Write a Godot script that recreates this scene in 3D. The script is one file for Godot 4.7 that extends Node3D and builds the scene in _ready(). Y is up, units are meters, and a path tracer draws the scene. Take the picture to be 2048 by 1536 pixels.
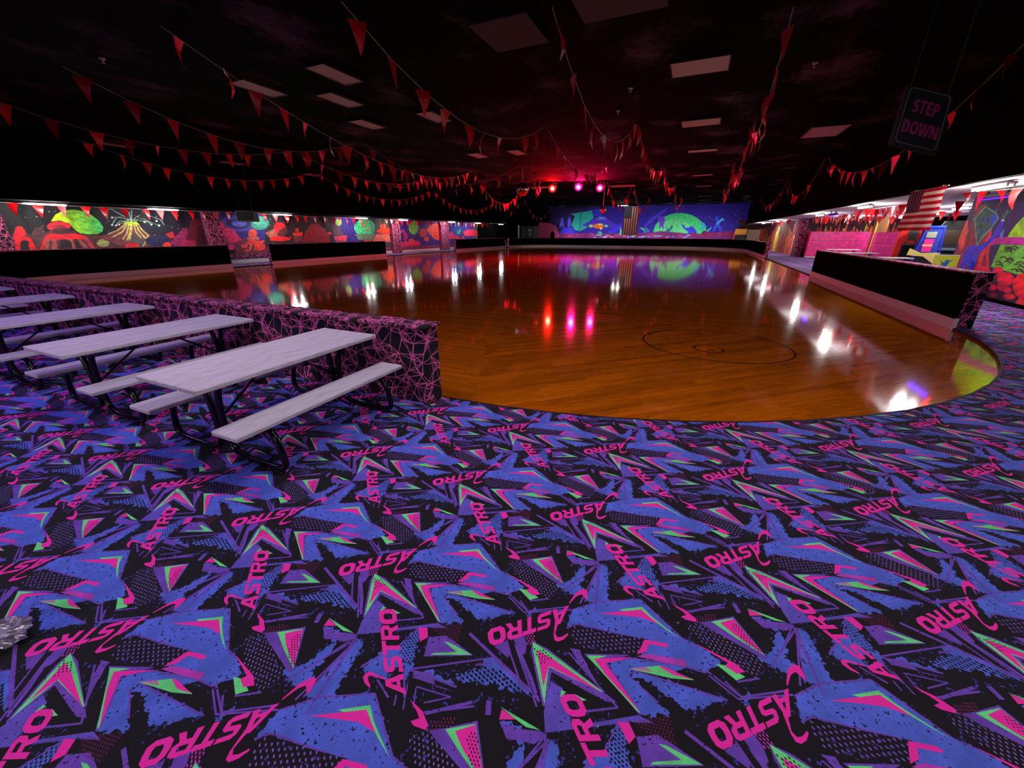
extends Node3D
# ---------------------------------------------------------------- camera numbers (photo taken as 2048 x 1536)
const FOCAL := 772.0
const PITCH := 21.36
const YAW := 24.14
const EYE := 1.8
const CEIL := 5.3
const RINK_Y := -0.04

var axis_r: Vector3
var axis_u: Vector3
var axis_f: Vector3
var rng := RandomNumberGenerator.new()
var taken := {}
var M := {}

func ray(px: float, py: float) -> Vector3:
	return axis_f + axis_r * ((px - 1024.0) / FOCAL) - axis_u * ((py - 768.0) / FOCAL)

func on_y(px: float, py: float, y := 0.0) -> Vector3:
	var d := ray(px, py)
	return Vector3(0, EYE, 0) + d * ((y - EYE) / d.y)

func on_x(px: float, py: float, x: float) -> Vector3:
	var d := ray(px, py)
	return Vector3(0, EYE, 0) + d * (x / d.x)

func on_z(px: float, py: float, z: float) -> Vector3:
	var d := ray(px, py)
	return Vector3(0, EYE, 0) + d * (z / d.z)

# ---------------------------------------------------------------- nodes
func numbered(called: String) -> String:
	if not taken.has(called):
		taken[called] = 0
		return called
	taken[called] += 1
	return "%s_%03d" % [called, taken[called]]

func tag(o: Node, label := "", category := "", group := "", kind := "") -> Node:
	if label: o.set_meta("label", label)
	if category: o.set_meta("category", category)
	if group: o.set_meta("group", group)
	if kind: o.set_meta("kind", kind)
	return o

func thing(called: String, label: String, category: String, at := Vector3.ZERO, turn := 0.0, group := "") -> Node3D:
	var o := Node3D.new()
	o.name = numbered(called)
	add_child(o)
	o.position = at
	o.rotation.y = turn
	tag(o, label, category, group)
	return o

func copy_of(o: Node3D, base: String, at: Vector3, turn := 0.0, label := "") -> Node3D:
	var c: Node3D = o.duplicate()
	c.name = numbered(base)
	add_child(c)
	c.position = at
	c.rotation.y = turn
	if label: c.set_meta("label", label)
	return c

func obj(called: String, mesh: Mesh, mat: Material, parent: Node = self) -> MeshInstance3D:
	var o := MeshInstance3D.new()
	o.mesh = mesh
	o.material_override = mat
	o.name = numbered(called) if parent == self else called
	parent.add_child(o, true)
	return o

func struct_of(called: String, mesh: Mesh, mat: Material) -> MeshInstance3D:
	var o := obj(called, mesh, mat)
	o.set_meta("kind", "structure")
	return o

# ---------------------------------------------------------------- shapes
func new_st() -> SurfaceTool:
	var st := SurfaceTool.new()
	st.begin(Mesh.PRIMITIVE_TRIANGLES)
	st.set_smooth_group(-1)
	return st

func tri(st: SurfaceTool, a: Vector3, b: Vector3, c: Vector3) -> void:
	st.add_vertex(a)
	st.add_vertex(b)
	st.add_vertex(c)

func quad(st: SurfaceTool, a: Vector3, b: Vector3, c: Vector3, d: Vector3) -> void:
	tri(st, a, b, c)
	tri(st, a, c, d)

func fin(st: SurfaceTool) -> ArrayMesh:
	st.generate_normals()
	return st.commit()

# box with chamfered edges, given by its corners; optional turn matrix
func bx(st: SurfaceTool, lo: Vector3, hi: Vector3, ch := 0.0, t := Transform3D()) -> void:
	var c := (lo + hi) / 2.0
	var s := (hi - lo) / 2.0
	if ch <= 0.0:
		var v := []
		for i in 8:
			v.append(t * (c + Vector3(s.x * (1 if i & 1 else -1), s.y * (1 if i & 2 else -1), s.z * (1 if i & 4 else -1))))
		for f in [[0, 1, 3, 2], [5, 4, 6, 7], [4, 0, 2, 6], [1, 5, 7, 3], [2, 3, 7, 6], [4, 5, 1, 0]]:
			quad(st, v[f[0]], v[f[3]], v[f[2]], v[f[1]])
		return
	ch = minf(ch, minf(s.x, minf(s.y, s.z)) * 0.95)
	var p := {}
	for ax in 3:
		for i in 8:
			var sg := Vector3(1 if i & 1 else -1, 1 if i & 2 else -1, 1 if i & 4 else -1)
			var q := s - Vector3(ch, ch, ch)
			q[ax] = s[ax]
			p[ax * 8 + i] = t * (c + q * sg)
	for ax in 3:
		var b1 := 1 << ((ax + 1) % 3)
		var b2 := 1 << ((ax + 2) % 3)
		for side in 2:
			var o := ax * 8 + (side << ax)
			if side == 1: quad(st, p[o], p[o + b2], p[o + b1 + b2], p[o + b1])
			else: quad(st, p[o], p[o + b1], p[o + b1 + b2], p[o + b2])
	for ax in 3:
		var a1 := (ax + 1) % 3
		var a2 := (ax + 2) % 3
		for k in 4:
			var i0 := ((k & 1) << a1) + ((k >> 1) << a2)
			var i1 := i0 + (1 << ax)
			var A: Vector3 = p[a1 * 8 + i0]
			var B: Vector3 = p[a1 * 8 + i1]
			var C: Vector3 = p[a2 * 8 + i1]
			var D: Vector3 = p[a2 * 8 + i0]
			if (k == 0 or k == 3): quad(st, A, D, C, B)
			else: quad(st, A, B, C, D)
	for i in 8:
		var odd := ((i & 1) + ((i >> 1) & 1) + ((i >> 2) & 1)) % 2
		if odd: tri(st, p[i], p[16 + i], p[8 + i])
		else: tri(st, p[i], p[8 + i], p[16 + i])

func box(lo: Vector3, hi: Vector3, ch := 0.0) -> ArrayMesh:
	var st := new_st()
	bx(st, lo, hi, ch)
	return fin(st)

func rounded(pts: Array, r: float, n := 5) -> Array:
	var out := [pts[0]]
	for i in range(1, pts.size() - 1):
		var a: Vector3 = pts[i - 1]
		var b: Vector3 = pts[i]
		var c: Vector3 = pts[i + 1]
		var d1 := minf(r, a.distance_to(b) * 0.49)
		var d2 := minf(r, c.distance_to(b) * 0.49)
		var p := b + (a - b).normalized() * d1
		var q := b + (c - b).normalized() * d2
		for k in n + 1:
			var t := float(k) / n
			out.append(p.lerp(b, t).lerp(b.lerp(q, t), t))
	out.append(pts[pts.size() - 1])
	return out

func tube(st: SurfaceTool, pts: Array, r: float, n := 10, capped := true) -> void:
	st.set_smooth_group(1)
	var rings := []
	var side := Vector3.ZERO
	for i in pts.size():
		var d: Vector3 = (pts[mini(i + 1, pts.size() - 1)] - pts[maxi(i - 1, 0)]).normalized()
		if side == Vector3.ZERO:
			side = d.cross(Vector3.UP if absf(d.y) < 0.9 else Vector3.RIGHT).normalized()
		side = (side - d * side.dot(d)).normalized()
		var up := d.cross(side)
		var ring := []
		for k in n:
			var a := TAU * k / n
			ring.append(pts[i] + (side * cos(a) + up * sin(a)) * r)
		rings.append(ring)
	for i in rings.size() - 1:
		for k in n:
			var l := (k + 1) % n
			quad(st, rings[i][k], rings[i][l], rings[i + 1][l], rings[i + 1][k])
	st.set_smooth_group(-1)
	if capped:
		for e in [0, rings.size() - 1]:
			for k in range(1, n - 1):
				tri(st, rings[e][0], rings[e][k], rings[e][k + 1])

func lathe(st: SurfaceTool, prof: Array, n := 24, at := Vector3.ZERO) -> void:
	st.set_smooth_group(1)
	for i in prof.size() - 1:
		for k in n:
			var a := TAU * k / n
			var b := TAU * (k + 1) / n
			var p: Vector2 = prof[i]
			var q: Vector2 = prof[i + 1]
			quad(st, at + Vector3(p.x * cos(a), p.y, p.x * sin(a)), at + Vector3(p.x * cos(b), p.y, p.x * sin(b)), at + Vector3(q.x * cos(b), q.y, q.x * sin(b)), at + Vector3(q.x * cos(a), q.y, q.x * sin(a)))
	st.set_smooth_group(-1)

# flat polygon (x, z) at a height, with uv = (x, z) turned by an angle and scaled
func flat(poly: PackedVector2Array, y: float, uvx: Vector2, uvy: Vector2, org: Vector2, st: SurfaceTool) -> void:
	var ix := Geometry2D.triangulate_polygon(poly)
	for i in ix:
		var p := poly[i]
		st.set_uv(Vector2((p - org).dot(uvx), (p - org).dot(uvy)))
		st.set_normal(Vector3.UP)
		st.add_vertex(Vector3(p.x, y, p.y))

# slab with an upright outline polygon in its own x-y plane
func slab(poly: Array, depth: float) -> ArrayMesh:
	var pv := PackedVector2Array(poly)
	var st := new_st()
	var ix := Geometry2D.triangulate_polygon(pv)
	for i in range(0, ix.size(), 3):
		var a := pv[ix[i]]
		var b := pv[ix[i + 1]]
		var c := pv[ix[i + 2]]
		tri(st, Vector3(a.x, a.y, depth / 2), Vector3(b.x, b.y, depth / 2), Vector3(c.x, c.y, depth / 2))
		tri(st, Vector3(a.x, a.y, -depth / 2), Vector3(c.x, c.y, -depth / 2), Vector3(b.x, b.y, -depth / 2))
	for i in pv.size():
		var a := pv[i]
		var b := pv[(i + 1) % pv.size()]
		quad(st, Vector3(a.x, a.y, depth / 2), Vector3(b.x, b.y, depth / 2), Vector3(b.x, b.y, -depth / 2), Vector3(a.x, a.y, -depth / 2))
	return fin(st)

# picture quad: four corners clockwise from top left
func picture(tl: Vector3, tr: Vector3, br: Vector3, bl: Vector3) -> ArrayMesh:
	var st := SurfaceTool.new()
	st.begin(Mesh.PRIMITIVE_TRIANGLES)
	var n := (tr - tl).cross(bl - tl).normalized() * -1.0
	var v := [tl, tr, br, bl]
	var u := [Vector2(0, 0), Vector2(1, 0), Vector2(1, 1), Vector2(0, 1)]
	for i in [0, 1, 2, 0, 2, 3]:
		st.set_uv(u[i])
		st.set_normal(n)
		st.add_vertex(v[i])
	return st.commit()

# ---------------------------------------------------------------- materials and painting
func mat(c: Color, rough := 0.7, metal := 0.0) -> StandardMaterial3D:
	var m := StandardMaterial3D.new()
	m.albedo_color = c
	m.roughness = rough
	m.metallic = metal
	return m

func rgb(r: int, g: int, b: int) -> Color:
	return Color(r / 255.0, g / 255.0, b / 255.0)

func glow(c: Color, e: float) -> StandardMaterial3D:
	var m := mat(c, 0.5)
	m.emission_enabled = true
	m.emission = c
	m.emission_energy_multiplier = e
	return m

func tex_mat(im: Image, rough := 0.8, clamp_edges := true) -> StandardMaterial3D:
	var m := StandardMaterial3D.new()
	m.albedo_texture = ImageTexture.create_from_image(im)
	m.roughness = rough
	m.texture_repeat = not clamp_edges
	return m

func fill(im: Image, pts: PackedVector2Array, col: Color) -> void:
	var w := im.get_width()
	var h := im.get_height()
	var y0 := INF
	var y1 := -INF
	for p in pts:
		y0 = minf(y0, p.y)
		y1 = maxf(y1, p.y)
	for y in range(maxi(0, int(floor(y0))), mini(h, int(ceil(y1)) + 1)):
		var fy := y + 0.5
		var xs := []
		var j := pts.size() - 1
		for i in pts.size():
			var a := pts[i]
			var b := pts[j]
			if (a.y > fy) != (b.y > fy):
				xs.append((b.x - a.x) * (fy - a.y) / (b.y - a.y) + a.x)
			j = i
		xs.sort()
		for k in range(0, xs.size() - 1, 2):
			var xa := maxi(0, int(round(xs[k])))
			var xb := mini(w, int(round(xs[k + 1])))
			if xb > xa:
				im.fill_rect(Rect2i(xa, y, xb - xa, 1), col)

# paint that passes from one colour to another across the shape
func blend(im: Image, pts: PackedVector2Array, a: Color, b: Color) -> void:
	var lo := INF
	var hi := -INF
	for p in pts:
		lo = minf(lo, p.x)
		hi = maxf(hi, p.x)
	var n := 10
	for k in n:
		var x0 := lerpf(lo, hi, float(k) / n)
		var x1 := lerpf(lo, hi, float(k + 1) / n)
		for q in Geometry2D.intersect_polygons(pts, PackedVector2Array([Vector2(x0, -9999), Vector2(x1 + 0.6, -9999), Vector2(x1 + 0.6, 9999), Vector2(x0, 9999)])):
			fill(im, q, a.lerp(b, (k + 0.5) / n))

func stroke(im: Image, pts: PackedVector2Array, wd: float, col: Color) -> void:
	for i in pts.size() - 1:
		var d := (pts[i + 1] - pts[i])
		if d.length() < 0.01: continue
		var n := d.normalized().orthogonal() * wd / 2.0
		var e := d.normalized() * wd * 0.3
		fill(im, PackedVector2Array([pts[i] + n - e, pts[i + 1] + n + e, pts[i + 1] - n + e, pts[i] - n - e]), col)

func ell(cx: float, cy: float, rx: float, ry: float, n := 20, a0 := 0.0, a1 := TAU) -> Array:
	var out := []
	for i in n:
		var a := a0 + (a1 - a0) * i / (n if a1 - a0 > 6.2 else n - 1)
		out.append_array([cx + rx * cos(a), cy - ry * sin(a)])
	return out

# flat list of photo pixels -> texture points
func to_tex(flat_list: Array, f: Callable) -> PackedVector2Array:
	var out := PackedVector2Array()
	for i in range(0, flat_list.size(), 2):
		out.append(f.call(float(flat_list[i]), float(flat_list[i + 1])))
	return out

func stars(im: Image, n: int, cols: Array, big: int, rect: Rect2i) -> void:
	for i in n:
		var s := rng.randi_range(1, big)
		im.fill_rect(Rect2i(rect.position.x + rng.randi_range(0, rect.size.x), rect.position.y + rng.randi_range(0, rect.size.y), s, s), cols[rng.randi() % cols.size()])

# painterly grain: every pixel multiplied by noise of the brush
func brush(im: Image, amount: float, sd: int, freq := 0.05) -> void:
	var nz := FastNoiseLite.new()
	nz.seed = sd
	nz.frequency = freq
	nz.fractal_octaves = 3
	var w := im.get_width()
	var h := im.get_height()
	var nd := nz.get_image(w, h).get_data()
	im.convert(Image.FORMAT_RGB8)
	var d := im.get_data()
	for i in w * h:
		var k := 1.0 + (nd[i] / 255.0 - 0.5) * amount
		for c in 3:
			d[i * 3 + c] = clampi(int(d[i * 3 + c] * k), 0, 255)
	im.set_data(w, h, false, Image.FORMAT_RGB8, d)

# ---------------------------------------------------------------- the carpet print: one repeat, its shapes traced on the floor
const CARPET_W := 0.96
const CARPET_D := 0.92
const CARPET_N := 1024
var c_black := Color(0.04, 0.034, 0.056)
var c_blue := Color(0.32, 0.42, 0.82)
var c_purple := Color(0.44, 0.29, 0.71)
var c_pink := Color(1.0, 0.17, 0.66)
var c_green := Color(0.42, 0.95, 0.52)

func carpet_uv(p: Vector2) -> Vector2:
	return Vector2(p.x / CARPET_W, p.y / CARPET_D)

# region of a zoomed view: 1, 2 or 3
func carpet_pts(zoom: int, l: Array) -> PackedVector2Array:
	var o: Vector2 = [Vector2(640, 1020), Vector2(940, 1130), Vector2(640, 1130)][zoom - 1]
	var s: float = [4.096, 5.12, 5.12][zoom - 1]
	var out := PackedVector2Array()
	for i in range(0, l.size(), 2):
		var g := on_y(o.x + l[i] / s, o.y + l[i + 1] / s)
		out.append(carpet_uv(Vector2(g.x, g.z)) * CARPET_N)
	return out

func carpet_fill(im: Image, pts: PackedVector2Array, col: Color) -> void:
	var c := Vector2.ZERO
	for p in pts: c += p
	c /= pts.size()
	var base := Vector2(floor(c.x / CARPET_N), floor(c.y / CARPET_N)) * CARPET_N
	for ox in [-1, 0, 1]:
		for oy in [-1, 0, 1]:
			var q := PackedVector2Array()
			for p in pts: q.append(p - base + Vector2(ox, oy) * CARPET_N)
			fill(im, q, col)

func cf(im: Image, zoom: int, col: Color, l: Array) -> void:
	carpet_fill(im, carpet_pts(zoom, l), col)

func cs(im: Image, zoom: int, col: Color, wd: float, l: Array) -> void:
	var p := carpet_pts(zoom, l)
	for i in p.size() - 1:
		var d := (p[i + 1] - p[i]).normalized()
		var n := d.orthogonal() * wd / 2.0
		carpet_fill(im, PackedVector2Array([p[i] + n, p[i + 1] + n, p[i + 1] - n, p[i] - n]), col)

# rows of dots inside an outline
func cdots(im: Image, zoom: int, col: Color, l: Array, pitch: float, size: float, ang: float) -> void:
	var p := carpet_pts(zoom, l)
	var lo := Vector2(INF, INF)
	var hi := -lo
	for q in p:
		lo = lo.min(q)
		hi = hi.max(q)
	var c := (lo + hi) / 2.0
	var r := int((hi - lo).length() / pitch / 2.0) + 1
	var ux := Vector2(cos(ang), sin(ang)) * pitch
	var uy := ux.orthogonal()
	for i in range(-r, r + 1):
		for j in range(-r, r + 1):
			var q := c + ux * (i + (0.5 if j % 2 else 0.0)) + uy * j * 0.8
			if Geometry2D.is_point_in_polygon(q, p):
				var a := ux.normalized() * size
				var b := uy.normalized() * size * 0.62
				carpet_fill(im, PackedVector2Array([q - a - b * 0.4, q - a * 0.3 - b, q + a + b * 0.4 - b, q + a, q + a * 0.3 + b, q - a + b]), col)

# bold letters set into a four-cornered field: baseline start, baseline end, top end, top start
func astro(im: Image, q: PackedVector2Array, col: Color, dark: Color) -> void:
	var w := [1.1, 0.95, 0.9, 1.0, 1.1]
	var shapes := [
		[[0, 0, 0.38, 1, 0.66, 1, 1, 0, 0.74, 0, 0.67, 0.22, 0.33, 0.22, 0.26, 0], [0.52, 0.74, 0.41, 0.42, 0.61, 0.42]],
		[[0.95, 1, 0.2, 1, 0.02, 0.86, 0.02, 0.58, 0.18, 0.44, 0.7, 0.4, 0.72, 0.24, 0.04, 0.22, 0.04, 0, 0.78, 0, 0.97, 0.14, 0.97, 0.46, 0.8, 0.6, 0.3, 0.64, 0.28, 0.78, 0.95, 0.79]],
		[[0, 1, 1, 1, 1, 0.76, 0.65, 0.76, 0.65, 0, 0.36, 0, 0.36, 0.76, 0, 0.76]],
		[[0, 0, 0, 1, 0.75, 1, 0.97, 0.86, 0.97, 0.54, 0.76, 0.4, 1, 0, 0.7, 0, 0.5, 0.36, 0.27, 0.36, 0.27, 0], [0.27, 0.79, 0.64, 0.79, 0.7, 0.72, 0.64, 0.58, 0.27, 0.58]],
		[[0.25, 0, 0.75, 0, 0.97, 0.2, 1, 0.5, 0.97, 0.8, 0.75, 1, 0.25, 1, 0.03, 0.8, 0, 0.5, 0.03, 0.2], [0.36, 0.26, 0.64, 0.26, 0.7, 0.4, 0.7, 0.62, 0.64, 0.74, 0.36, 0.74, 0.3, 0.62, 0.3, 0.4]]]
	var total := 0.0
	for v in w: total += v + 0.05
	var x := 0.0
	for k in 5:
		for h in shapes[k].size():
			var pts := PackedVector2Array()
			var l: Array = shapes[k][h]
			for i in range(0, l.size(), 2):
				var u: float = (x + l[i] * w[k]) / total
				pts.append(q[0].lerp(q[1], u).lerp(q[3].lerp(q[2], u), l[i + 1]))
			carpet_fill(im, pts, col if h == 0 else dark)
		x += w[k] + 0.05

func carpet_image() -> Image:
	var im := Image.create(CARPET_N, CARPET_N, false, Image.FORMAT_RGB8)
	im.fill(c_black)
	var B := c_blue
	var P := c_purple
	var K := c_pink
	var G := c_green
	var X := c_black
	# blue fields
	cf(im, 1, B, [720, 440, 800, 340, 1000, 290, 1310, 275, 1480, 500, 1600, 560, 1670, 640, 1540, 690, 1400, 660, 1150, 600, 1230, 520, 800, 420])
	cf(im, 1, B, [885, 640, 1060, 612, 1430, 660, 1330, 690, 1050, 680, 1600, 845, 1290, 900, 1120, 740, 1010, 710, 1160, 890, 1170, 920, 985, 930])
	cf(im, 1, B, [960, 350, 1130, 75, 1180, 75, 1150, 160, 1080, 290])
	cf(im, 1, B, [-140, 1536, 290, 1070, 330, 1062, 270, 1230, 100, 1480, 0, 1536])
	cf(im, 1, B, [330, 1290, 500, 1160, 640, 1120, 820, 955, 800, 1080, 760, 1290, 690, 1400, 680, 1240, 600, 1300, 540, 1390, 400, 1330])
	cf(im, 1, B, [1350, 1215, 1410, 1205, 1770, 1536, 1640, 1500, 1400, 1430, 1130, 1400, 1130, 1340, 1330, 1290])
	cf(im, 1, B, [790, 215, 1000, 80, 1030, 60, 1000, 130, 930, 190, 960, 230, 880, 250])
	cf(im, 1, B, [860, 1320, 930, 1300, 930, 1350, 1040, 1380, 1110, 1440, 1080, 1450, 760, 1320])
	cf(im, 1, B, [480, 360, 560, 315, 545, 350, 500, 375])
	cf(im, 1, B, [20, 960, 100, 960, 160, 1000, 130, 1080, 90, 1060])
	cf(im, 1, B, [1900, 620, 2010, 600, 2048, 560, 2048, 690, 1990, 650])
	# the fields are printed with torn edges: shift every point by noise
	var wn := FastNoiseLite.new()
	wn.seed = 77
	wn.frequency = 0.025
	wn.fractal_octaves = 4
	var wx := wn.get_seamless_image(CARPET_N, CARPET_N).get_data()
	wn.seed = 78
	var wy := wn.get_seamless_image(CARPET_N, CARPET_N).get_data()
	var src := im.get_data()
	var dst := im.get_data()
	for y in CARPET_N:
		for x in CARPET_N:
			var i := y * CARPET_N + x
			var j := (((y + (wy[i] - 128) / 7) & (CARPET_N - 1)) * CARPET_N + ((x + (wx[i] - 128) / 7) & (CARPET_N - 1))) * 3
			dst[i * 3] = src[j]
			dst[i * 3 + 1] = src[j + 1]
			dst[i * 3 + 2] = src[j + 2]
	im.set_data(CARPET_N, CARPET_N, false, Image.FORMAT_RGB8, dst)
	# purple fields
	cf(im, 2, P, [640, 780, 800, 860, 1512, 1412, 1385, 1395, 835, 1095, 775, 1450, 745, 1445, 622, 880])
	cf(im, 1, P.lerp(B, 0.35), [300, 1020, 345, 905, 470, 740, 530, 780, 520, 880, 490, 985, 960, 925, 1045, 970, 900, 962, 600, 992])
	cf(im, 1, P, [850, 1200, 890, 1040, 1040, 1030, 1255, 1192])
	cf(im, 1, P, [1640, 410, 1735, 400, 1900, 375, 2002, 612, 1975, 622])
	cf(im, 1, P, [765, 588, 1075, 594, 900, 640, 990, 925, 970, 925, 850, 700])
	cf(im, 2, P, [440, 740, 540, 700, 580, 800, 570, 900, 540, 920, 640, 1150, 720, 1400, 690, 1400, 560, 1060])
	cf(im, 2, P, [250, 830, 385, 770, 420, 900, 385, 950])
	cf(im, 1, P, [30, 960, 150, 1000, 270, 1010, 310, 1030, 200, 1080, 100, 1060, 30, 1050])
	cf(im, 1, P, [720, 590, 745, 590, 760, 650, 740, 700, 690, 640])
	cf(im, 2, P, [1020, 850, 1130, 870, 1140, 940, 1350, 1280, 1330, 1270, 1090, 960])
	cf(im, 1, P, [1500, 190, 1600, 195, 1640, 250, 1760, 270, 1500, 215])
	# purple outlines of the fields
	for l in [[800, 340, 1000, 290, 1310, 275, 1480, 500, 1600, 560], [720, 440, 800, 420, 1240, 512], [885, 640, 1060, 612, 1430, 660], [1050, 680, 1600, 845], [900, 650, 990, 925], [1010, 712, 1130, 860], [960, 350, 1130, 75], [1150, 605, 1390, 655, 1535, 695, 1570, 670], [290, 1070, -140, 1536], [500, 1160, 640, 1120, 820, 955], [1410, 1205, 1770, 1536]]:
		cs(im, 1, P, 8.0, l)
	# thin purple lines
	for l in [[845, 885, 600, 908], [310, 880, 322, 540], [258, 800, 268, 560], [665, 580, 848, 888], [750, 1302, 1400, 1212], [745, 1312, 1120, 1450], [300, 1030, -20, 1250], [300, 1030, 60, 1400], [470, 352, 405, 258], [470, 352, 800, 335], [1700, 828, 2040, 792], [1700, 828, 1555, 690], [1140, 62, 800, 225], [1140, 62, 880, 300], [1720, 745, 1880, 725], [0, 652, 120, 640], [1600, 345, 1870, 322], [1640, 740, 1700, 825], [330, 1290, 560, 1150], [470, 1390, 560, 1536], [690, 1290, 690, 1536]]:
		cs(im, 1, P, 9.0, l)
	cs(im, 1, P, 16.0, [1225, 1010, 1720, 1480])
	for l in [[985, 1245, 1340, 1352], [985, 1245, 955, 1460], [1060, 1412, 1340, 1352], [780, 1330, 760, 1440], [900, 1200, 850, 1480]]:
		cs(im, 3, P, 7.0, l)
	cs(im, 3, P, 14.0, [1080, 1520, 1560, 1402])
	cs(im, 3, P, 24.0, [1730, 1385, 1720, 1536])
	# black woven meshes
	var m1 := [725, 530, 760, 430, 1245, 508, 1130, 582, 1090, 592, 730, 545]
	cf(im, 1, X, m1)
	cdots(im, 1, P.lightened(0.1), m1, 25.0, 6.5, 0.5)
	var m2 := [1550, 440, 1640, 405, 1965, 640, 1870, 725, 1790, 700, 1600, 530]
	cf(im, 1, X, m2)
	cdots(im, 1, P.lightened(0.2), m2, 22.0, 5.5, 0.9)
	var m3 := [1130, 1330, 1330, 1290, 1480, 1310, 1740, 1520, 1600, 1490, 1400, 1430, 1150, 1400]
	cdots(im, 1, X, m3, 22.0, 9.0, 0.3)
	var m4 := [650, 1130, 760, 1010, 830, 1000, 790, 1160, 760, 1280, 690, 1250]
	cdots(im, 1, X, m4, 17.0, 6.0, 0.4)
	var m5 := [900, 960, 1170, 930, 1130, 1080, 1000, 1060]
	cdots(im, 1, K.lerp(X, 0.55), m5, 15.0, 4.5, 0.8)
	cdots(im, 1, K.lerp(X, 0.5), [1640, 380, 1790, 355, 1760, 400, 1650, 415], 16.0, 5.0, 0.6)
	cdots(im, 2, K.lerp(P, 0.4), [550, 720, 650, 690, 680, 790, 600, 830], 16.0, 6.0, 0.6)
	# green, then pink
	cf(im, 2, G, [640, 785, 860, 925, 1370, 1305, 1330, 1290, 805, 1045, 762, 1425, 650, 900])
	cf(im, 2, K, [685, 870, 850, 965, 1335, 1295, 805, 1035, 752, 1245, 700, 960])
	cf(im, 1, G, [780, 597, 920, 600, 835, 618, 870, 720, 985, 915, 965, 905, 830, 680])
	cf(im, 1, K, [822, 616, 1085, 608, 885, 642, 980, 905, 855, 705])
	cf(im, 1, G, [1030, 672, 1250, 654, 1440, 736, 1290, 726])
	cf(im, 1, K, [1235, 655, 1275, 660, 1425, 732, 1310, 706])
	cf(im, 1, K.lerp(G, 0.45), [1030, 672, 1150, 662, 1180, 690])
	cf(im, 1, G, [1130, 335, 1300, 318, 1335, 372, 1465, 505, 1400, 452, 1340, 400])
	cf(im, 1, K, [978, 357, 1285, 335, 1362, 418, 1255, 380, 1100, 366])
	cf(im, 1, K, [1125, 592, 1220, 508, 1350, 528, 1368, 545, 1345, 552, 1240, 533, 1195, 575])
	cf(im, 1, K.lerp(B, 0.35), [1120, 602, 1200, 588, 1430, 625, 1425, 662, 1300, 640, 1160, 612])
	cf(im, 1, G, [1732, 405, 1890, 386, 1992, 602, 1850, 500])
	cf(im, 1, K, [1788, 412, 1890, 390, 1985, 590, 1850, 480])
	cdots(im, 1, X, [1860, 440, 1895, 400, 1985, 590, 1900, 540], 15.0, 4.5, 0.7)
	cf(im, 1, G, [1630, 645, 1700, 655, 1790, 718, 1718, 738])
	cf(im, 1, K, [1555, 530, 1760, 640, 1805, 690, 1740, 700, 1685, 655, 1715, 640])
	cf(im, 1, G, [1015, 1078, 1060, 1085, 1245, 1186, 905, 1186, 930, 1172, 1120, 1162])
	cf(im, 1, G, [68, 880, 275, 1006, 190, 990, 130, 940])
	cf(im, 1, K, [72, 892, 140, 948, 28, 950])
	cf(im, 1, K, [805, 960, 880, 965, 885, 1040, 820, 1080])
	cf(im, 1, G, [515, 790, 545, 800, 490, 830])
	cf(im, 1, G, [590, 810, 660, 845, 620, 850])
	cdots(im, 2, X, [650, 860, 740, 860, 850, 970, 720, 1010], 17.0, 5.0, 0.4)
	# ASTRO along one way, then along the other
	astro(im, carpet_pts(2, [1014, 412, 160, 668, 195, 840, 985, 582]), K, X)
	cf(im, 2, K, [870, 580, 905, 590, 872, 700, 895, 740, 940, 735, 1000, 698, 1006, 715, 960, 762, 900, 786, 865, 770, 856, 720])
	cf(im, 2, K, [1013, 388, 1080, 290, 1150, 243, 1202, 258, 1202, 340, 1186, 358, 1165, 320, 1140, 300, 1090, 320, 1022, 394])
	astro(im, carpet_pts(3, [880, 1326, 776, 440, 598, 448, 680, 1322]), K, X)
	cf(im, 3, K, [438, 1150, 470, 1103, 522, 1096, 674, 1160, 660, 1172, 530, 1132, 492, 1140, 492, 1180, 518, 1240, 505, 1257, 458, 1210])
	cf(im, 1, K, [1512, 298, 1592, 340, 1638, 390, 1626, 408, 1558, 392, 1538, 376, 1582, 366, 1560, 340])
	# torn edges, specks and pile
	var n1 := FastNoiseLite.new()
	n1.seed = 4
	n1.frequency = 0.04
	n1.fractal_octaves = 4
	var a := n1.get_seamless_image(CARPET_N, CARPET_N).get_data()
	n1.seed = 9
	n1.frequency = 0.006
	var b := n1.get_seamless_image(CARPET_N, CARPET_N).get_data()
	n1.seed = 12
	n1.frequency = 0.2
	n1.fractal_octaves = 2
	var f := n1.get_seamless_image(CARPET_N, CARPET_N).get_data()
	var d := im.get_data()
	var xr := int(X.r * 255)
	for i in CARPET_N * CARPET_N:
		var r := d[i * 3]
		var gg := d[i * 3 + 1]
		if r < 130 and gg > 60 and gg < 110:   # blue and purple tear into black
			if a[i] > 186 and b[i] > 128 or a[i] > 222:
				d[i * 3] = xr
				d[i * 3 + 1] = int(X.g * 255)
				d[i * 3 + 2] = int(X.b * 255)
		elif r < 20 and b[i] < 106 and a[i] > 176:   # blue spatter on the black
			d[i * 3] = 66
			d[i * 3 + 1] = 66
			d[i * 3 + 2] = 170
		var k := 0.82 + 0.36 * f[i] / 255.0
		if gg > 60: k *= 0.88 + 0.24 * b[i] / 255.0
		for c in 3:
			d[i * 3 + c] = clampi(int(d[i * 3 + c] * k), 0, 255)
	im.set_data(CARPET_N, CARPET_N, false, Image.FORMAT_RGB8, d)
	return im

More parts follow.
